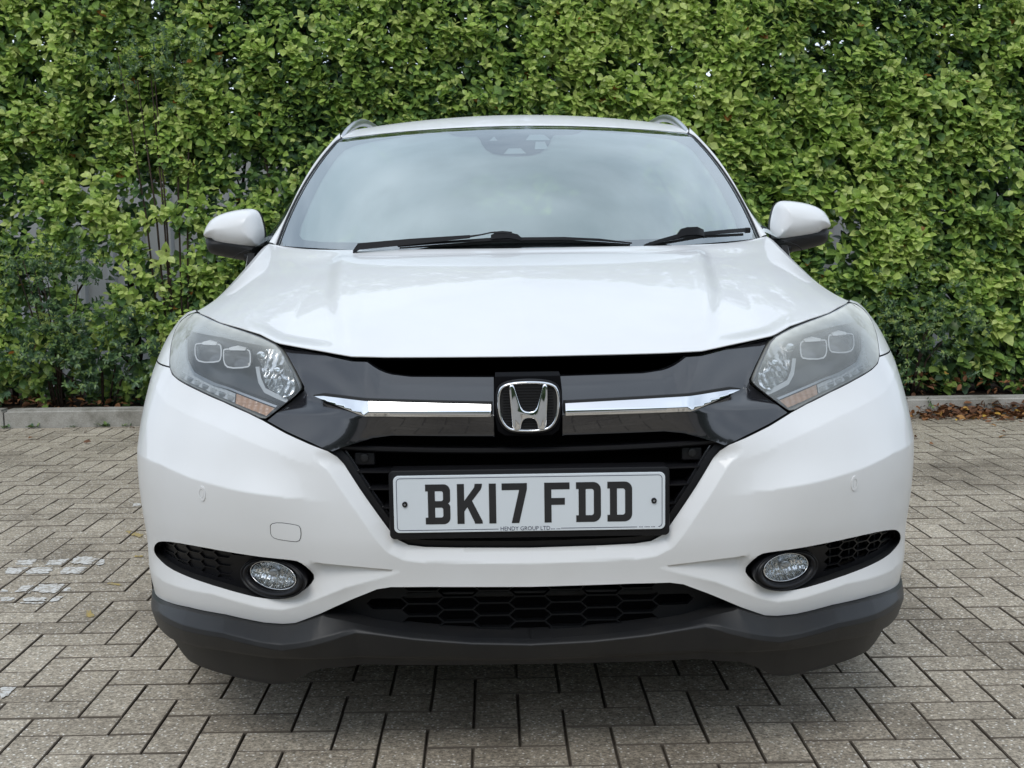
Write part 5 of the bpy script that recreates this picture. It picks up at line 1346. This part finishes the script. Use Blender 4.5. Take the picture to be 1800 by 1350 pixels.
allB = []; allA = []; allT = []
for n, bx_, L0, nl, back in ((19500, (-3.7, 3.7, .12, 2.75), .074, 8, False), (7000, (-3.7, 3.7, .12, 2.75), .085, 6, True), (4500, (-3.7, 3.7, 1.5, 2.9), .085, 6, True), (1500, (-5.2, -3.7, .12, 3.5), .085, 7, False), (1500, (3.7, 5.2, .12, 3.5), .085, 7, False), (3600, (-3.7, 3.7, 2.75, 3.5), .085, 7, False)):
    c_ = hedge_points(n, *bx_, back)
    m_ = len(c_)
    ax_ = np.stack([rg.normal(0, .50, m_), -1.0 + rg.normal(0, .30, m_), .60 + rg.normal(0, .45, m_)], 1)
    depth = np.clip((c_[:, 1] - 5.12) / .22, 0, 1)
    t0 = np.clip(.76 - .42 * depth + .24 * (vnoise(c_[:, 0], c_[:, 2], 12, 1.6) - .5) + rg.normal(0, .12, m_) + .30 * (rg.random(m_) < .34) - .10 - .08 * (c_[:, 2] < .8), 0, .9)  # older inner leaves darker; shade of the hollows put into the tint too
    size = L0 * (1.0 + .22 * sst(-1, 2.5, c_[:, 0]) * (c_[:, 2] < 2.0))
    ord_ = rg.random(m_)
    for lo_, hi_, ll in ((0, .33, .80), (.33, .72, 1.0), (.72, 1.01, 1.18)):
        s_ = (ord_ >= lo_) & (ord_ < hi_)
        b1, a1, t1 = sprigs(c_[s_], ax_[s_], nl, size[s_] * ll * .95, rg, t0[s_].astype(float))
        allB.append(b1); allA.append(a1); allT.append(t1)
B = np.concatenate(allB); A = np.concatenate(allA); TT = np.concatenate(allT)
dead = rg.random(len(B)) < .004; TT[dead] = rg.uniform(.965, 1, dead.sum())
# the 300 leaves that show largest are parts of their own
c0 = B + A[:, 0] * .5
pxs = np.array([to_px(p) for p in c0])
free = (pxs[:, 0] > 5) & (pxs[:, 0] < 1795) & (pxs[:, 1] > 5) & (pxs[:, 1] < 700) & ~((pxs[:, 0] > 320) & (pxs[:, 0] < 1510) & (pxs[:, 1] > 190) & (pxs[:, 0] > 640 - (pxs[:, 1] - 190) * 1.0) & (pxs[:, 0] < 1180 + (pxs[:, 1] - 190) * 1.0)) & ~((pxs[:, 0] > 240) & (pxs[:, 0] < 1600) & (pxs[:, 1] > 340))
nz = norm(np.cross(A[:, 0], A[:, 1])); face = np.abs((nz * norm(c0 - np.array([-.065, -2.245, 1.08]))).sum(1)); big = np.linalg.norm(A[:, 0], axis=1) * face
score = np.where(free & (c0[:, 1] < 5.20), big - .35 * (c0[:, 1] - 5.05), -9)
top_i = np.argsort(-score)[:300]
rest = np.ones(len(B), bool); rest[top_i] = False
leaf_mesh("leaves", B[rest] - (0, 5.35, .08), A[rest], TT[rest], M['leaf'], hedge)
lm = []
for k in range(12):
    me = bpy.data.meshes.new("leaf"); me.from_pydata([tuple(map(float, v)) for v in TPL], [], [tuple(map(int, t)) for t in TRI]); me.polygons.foreach_set("use_smooth", np.ones(len(TRI), bool))
    at = me.attributes.new("tint", 'FLOAT', 'POINT'); at.data.foreach_set("value", np.full(len(TPL), (k + .5) / 12 * .95, np.float32)); me.materials.append(M['leaf']); lm.append(me)
for i in top_i:
    o_ = bpy.data.objects.new("leaf", lm[int(np.clip(TT[i] / .95 * 12, 0, 11))])
    b_ = B[i] - np.array([0, 5.35, .08]); a_ = A[i]
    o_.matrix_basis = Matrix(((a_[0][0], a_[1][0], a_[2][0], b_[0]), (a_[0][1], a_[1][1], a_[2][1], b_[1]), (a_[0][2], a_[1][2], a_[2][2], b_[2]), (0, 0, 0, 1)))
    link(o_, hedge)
# stems
tr = random.Random(17)
def stem(name, x, y, z0, h, r, parent, off=(0, 0, 0), lean=.12):
    p = [np.array([x, y, z0])]; d = np.array([tr.uniform(-lean, lean), tr.uniform(-.04, .04), 1.0])
    for k in range(9):
        d = d + np.array([tr.uniform(-.16, .16), tr.uniform(-.08, .08), 0]); p.append(p[-1] + d / np.linalg.norm(d) * h / 9)
    P = np.array(p) - np.array(off)
    return tube(name, P, np.linspace(r, r * .35, 10), M['bark'], parent, n=7), p
for k in range(24):
    x = -4.9 + .42 * k + tr.uniform(-.1, .1)
    o_, p = stem("trunk", x, 5.55 + tr.uniform(-.08, .1), .06, tr.uniform(1.5, 2.0), tr.uniform(.014, .034), hedge, (0, 5.35, .08))
    for q in range(4):
        j = tr.randint(1, 5); sp = p[j]; e_ = sp + np.array([tr.uniform(-.35, .35), tr.uniform(-.10, .1), tr.uniform(.15, .45)])
        m2 = (sp + e_) / 2 + np.array([tr.uniform(-.05, .05), 0, tr.uniform(-.05, .05)])
        tube("branch", np.array([sp, m2, e_]) - (0, 5.35, .08), [.009, .007, .004], M['bark'], hedge, n=6)

# small-leaved shoots growing out of the hedge
def shrub(loc, rx, rz, n, label, L0, yf, dens_tip=.5):
    r_ = tag(empty("small_leaved_shrub", loc), label, "shrub", "small-leaved shrubs in the hedge")
    g_ = np.random.default_rng(int(abs(loc[0]) * 100 + loc[2] * 10))
    Bs = []; As = []; Ts = []
    for k in range(n):
        x, z = g_.normal(0, rx * .5), g_.normal(0, rz * .5)
        s_ = np.array([x, yf + g_.normal(0, .03) + .08, z]); dirn = norm(np.array([g_.normal(0, .6), -1.0 + g_.normal(0, .3), .5 + g_.normal(0, .5)]))
        ln = g_.uniform(.08, .17)
        m_ = 9
        tpos = np.linspace(.15, 1, m_)
        cs = s_ + dirn * ln * tpos[:, None]
        tube_pts = np.array([s_, s_ + dirn * ln])
        for q in (0, 1):
            ph = g_.uniform(0, 6.28, m_); sd = norm(np.cross(dirn, (0.1, .2, 1))); s2 = np.cross(dirn, sd)
            d = dirn * .55 + sd * np.cos(ph)[:, None] + s2 * np.sin(ph)[:, None]
            Ls = np.full(m_, L0) * g_.uniform(.7, 1.25, m_) * (1.1 - .4 * tpos)
            Bs.append(cs); As.append(leaf_frames(cs, d, dirn + np.array([0, -.2, .6]) + g_.normal(0, .2, (m_, 3)), Ls, Ls * .48)); Ts.append(np.clip(.25 + .5 * tpos ** 2 + g_.normal(0, .12, m_) + dens_tip * .2 * tpos, 0, 1))
    leaf_mesh("leaves", np.concatenate(Bs), np.concatenate(As), np.concatenate(Ts), M['smallleaf'], r_)
    for k in range(6):
        x = tr.uniform(-rx * .6, rx * .6)
        tube("stem", np.array([(x * .3, .15, -loc[2] + .06), (x * .6, .12, -loc[2] * .4), (x, .06, tr.uniform(-rz, rz) * .4)]), [.007, .006, .003], M['bark'], r_, n=6)
shrub((-2.78, 5.13, .93), .42, .22, 90, "grey green small-leaved shrub at the left edge below the gap in the hedge", .026, -.06, .2)
shrub((-2.05, 5.13, 2.16), .44, .26, 80, "fine-leaved shoots high up in the hedge left of the car roof", .026, -.06, .5)
shrub((2.55, 5.10, .52), .42, .26, 120, "bright small-leaved shrub low in the hedge above the fallen leaves", .030, -.06, 1.2)
shrub((2.15, 5.04, .19), .34, .09, 80, "low small-leaved shoots creeping over the kerb behind the car", .026, -.06, .8)
shrub((-2.55, 5.12, .42), .62, .24, 130, "dark leafy undergrowth spilling onto the left kerb", .042, -.05, .0)

# fallen leaves along the kerb foot, weeds in the joint
g_ = np.random.default_rng(5)
def litter(name, n, xs, ys, zf, L_=(.03, .065)):
    x = xs(n); y = ys(n, x); z = zf(n, x, y); Ls = g_.uniform(*L_, n)
    d = norm(np.stack([g_.normal(0, 1, n), g_.normal(0, 1, n), g_.normal(0, .35, n)], 1)); up = norm(np.stack([g_.normal(0, .45, n), g_.normal(0, .45, n), np.ones(n)], 1))
    t = np.clip(g_.beta(1.6, 2.2, n) + .25 * (g_.random(n) < .10), 0, 1)
    return tag(leaf_mesh(name, np.stack([x, y, z], 1), leaf_frames(None, d, up, Ls, Ls * .62), t, M['deadleaf'], None), kind="stuff")
litter("fallen_leaves", 900, lambda n: 2.02 + 1.9 * g_.beta(1.8, 1.3, n), lambda n, x: 4.955 - np.abs(g_.normal(0, .085, n)) * np.clip((x - 1.9) / .5, .25, 1.3), lambda n, x, y: .012 + .07 * np.clip(1 - (4.96 - y) / .12, 0, 1) * g_.random(n) * np.clip((x - 1.9) / .6, .2, 1))
litter("scattered_leaves", 46, lambda n: np.where(g_.random(n) < .8, g_.uniform(1.5, 3.5, n), g_.uniform(-3.4, -1.2, n)), lambda n, x: 4.9 - np.abs(g_.normal(0, .5, n)), lambda n, x, y: np.full(n, .010), (.02, .05))
litter("leaf_litter", 1500, lambda n: g_.uniform(-3.8, 3.8, n), lambda n, x: g_.uniform(5.07, 5.6, n), lambda n, x, y: .095 + .05 * g_.random(n) + .10 * (x > 1.8) * g_.random(n))
WEEDS = ['small green weed at the kerb foot, between two larger tufts near the kerb joint', 'tiny weed sprouting where paving meets the kerb', 'largest green weed at the kerb foot, just left of the car', 'small weed close beside the white car bumper at the kerb', 'weed at the kerb foot nearest the left picture edge', 'lone green weed among the fallen leaves right of the car']
for k, (x, s_) in enumerate(((-2.86, .8), (-2.62, .5), (-2.42, 1.0), (-2.30, .6), (-3.02, .7), (2.3, .7))):
    wd = tag(empty("weed", (x, 4.945, 0)), WEEDS[k], "weed", "weeds along the foot of the kerb")
    n = 16; ph = g_.uniform(0, 6.28, n); d = np.stack([np.cos(ph), np.sin(ph) * .6 - .3, g_.uniform(.2, .9, n)], 1); Ls = g_.uniform(.02, .045, n) * s_
    b_ = np.stack([g_.normal(0, .02 * s_, n), g_.normal(0, .008, n), np.full(n, .004)], 1)
    leaf_mesh("weed_leaves", b_, leaf_frames(b_, d, np.tile((0, 0, 1.), (n, 1)), Ls, Ls * .5), g_.uniform(.3, 1, n), M['smallleaf'], wd)

# trees that stand round the yard behind the photographer and to its sides (the car mirrors them)
tl = mat("treeline_foliage", (.035, .055, .022), .8, spec=.2)
_n = pnoise(tl, 1.3, 8, .7); _r = ramp(tl, _n.outputs["Fac"], [(.35, (.012, .022, .010)), (.65, (.060, .095, .032))]); L(tl, _r.outputs[0], bsdf(tl).inputs["Base Color"])
pts = [(-34, 4), (-26, -6), (-17, -15), (-6, -18), (6, -18.5), (17, -15), (26, -6), (34, 4)]
path = resample(pts, .7, False); rows = []
for lv in np.linspace(0, 1, 12):
    h = 4.3 + 1.5 * vnoise(path[:, 0], path[:, 1], 41, .22) + .9 * vnoise(path[:, 0], path[:, 1], 42, .8)
    c_ = path / np.linalg.norm(path, axis=1)[:, None]
    bul = .9 * math.sin(math.pi * min(1, lv + .15)) + 1.2 * (vnoise(path[:, 0] + lv * 9, path[:, 1], 43, .9) - .5)
    rows.append(np.stack([path[:, 0] - c_[:, 0] * bul + c_[:, 0] * lv, path[:, 1] - c_[:, 1] * bul + c_[:, 1] * lv, h * lv - .02], 1))
o_ = grid("treeline", np.array(rows), tl, None); tag(o_, "dark line of trees round the far side of the yard", "trees", kind="stuff")
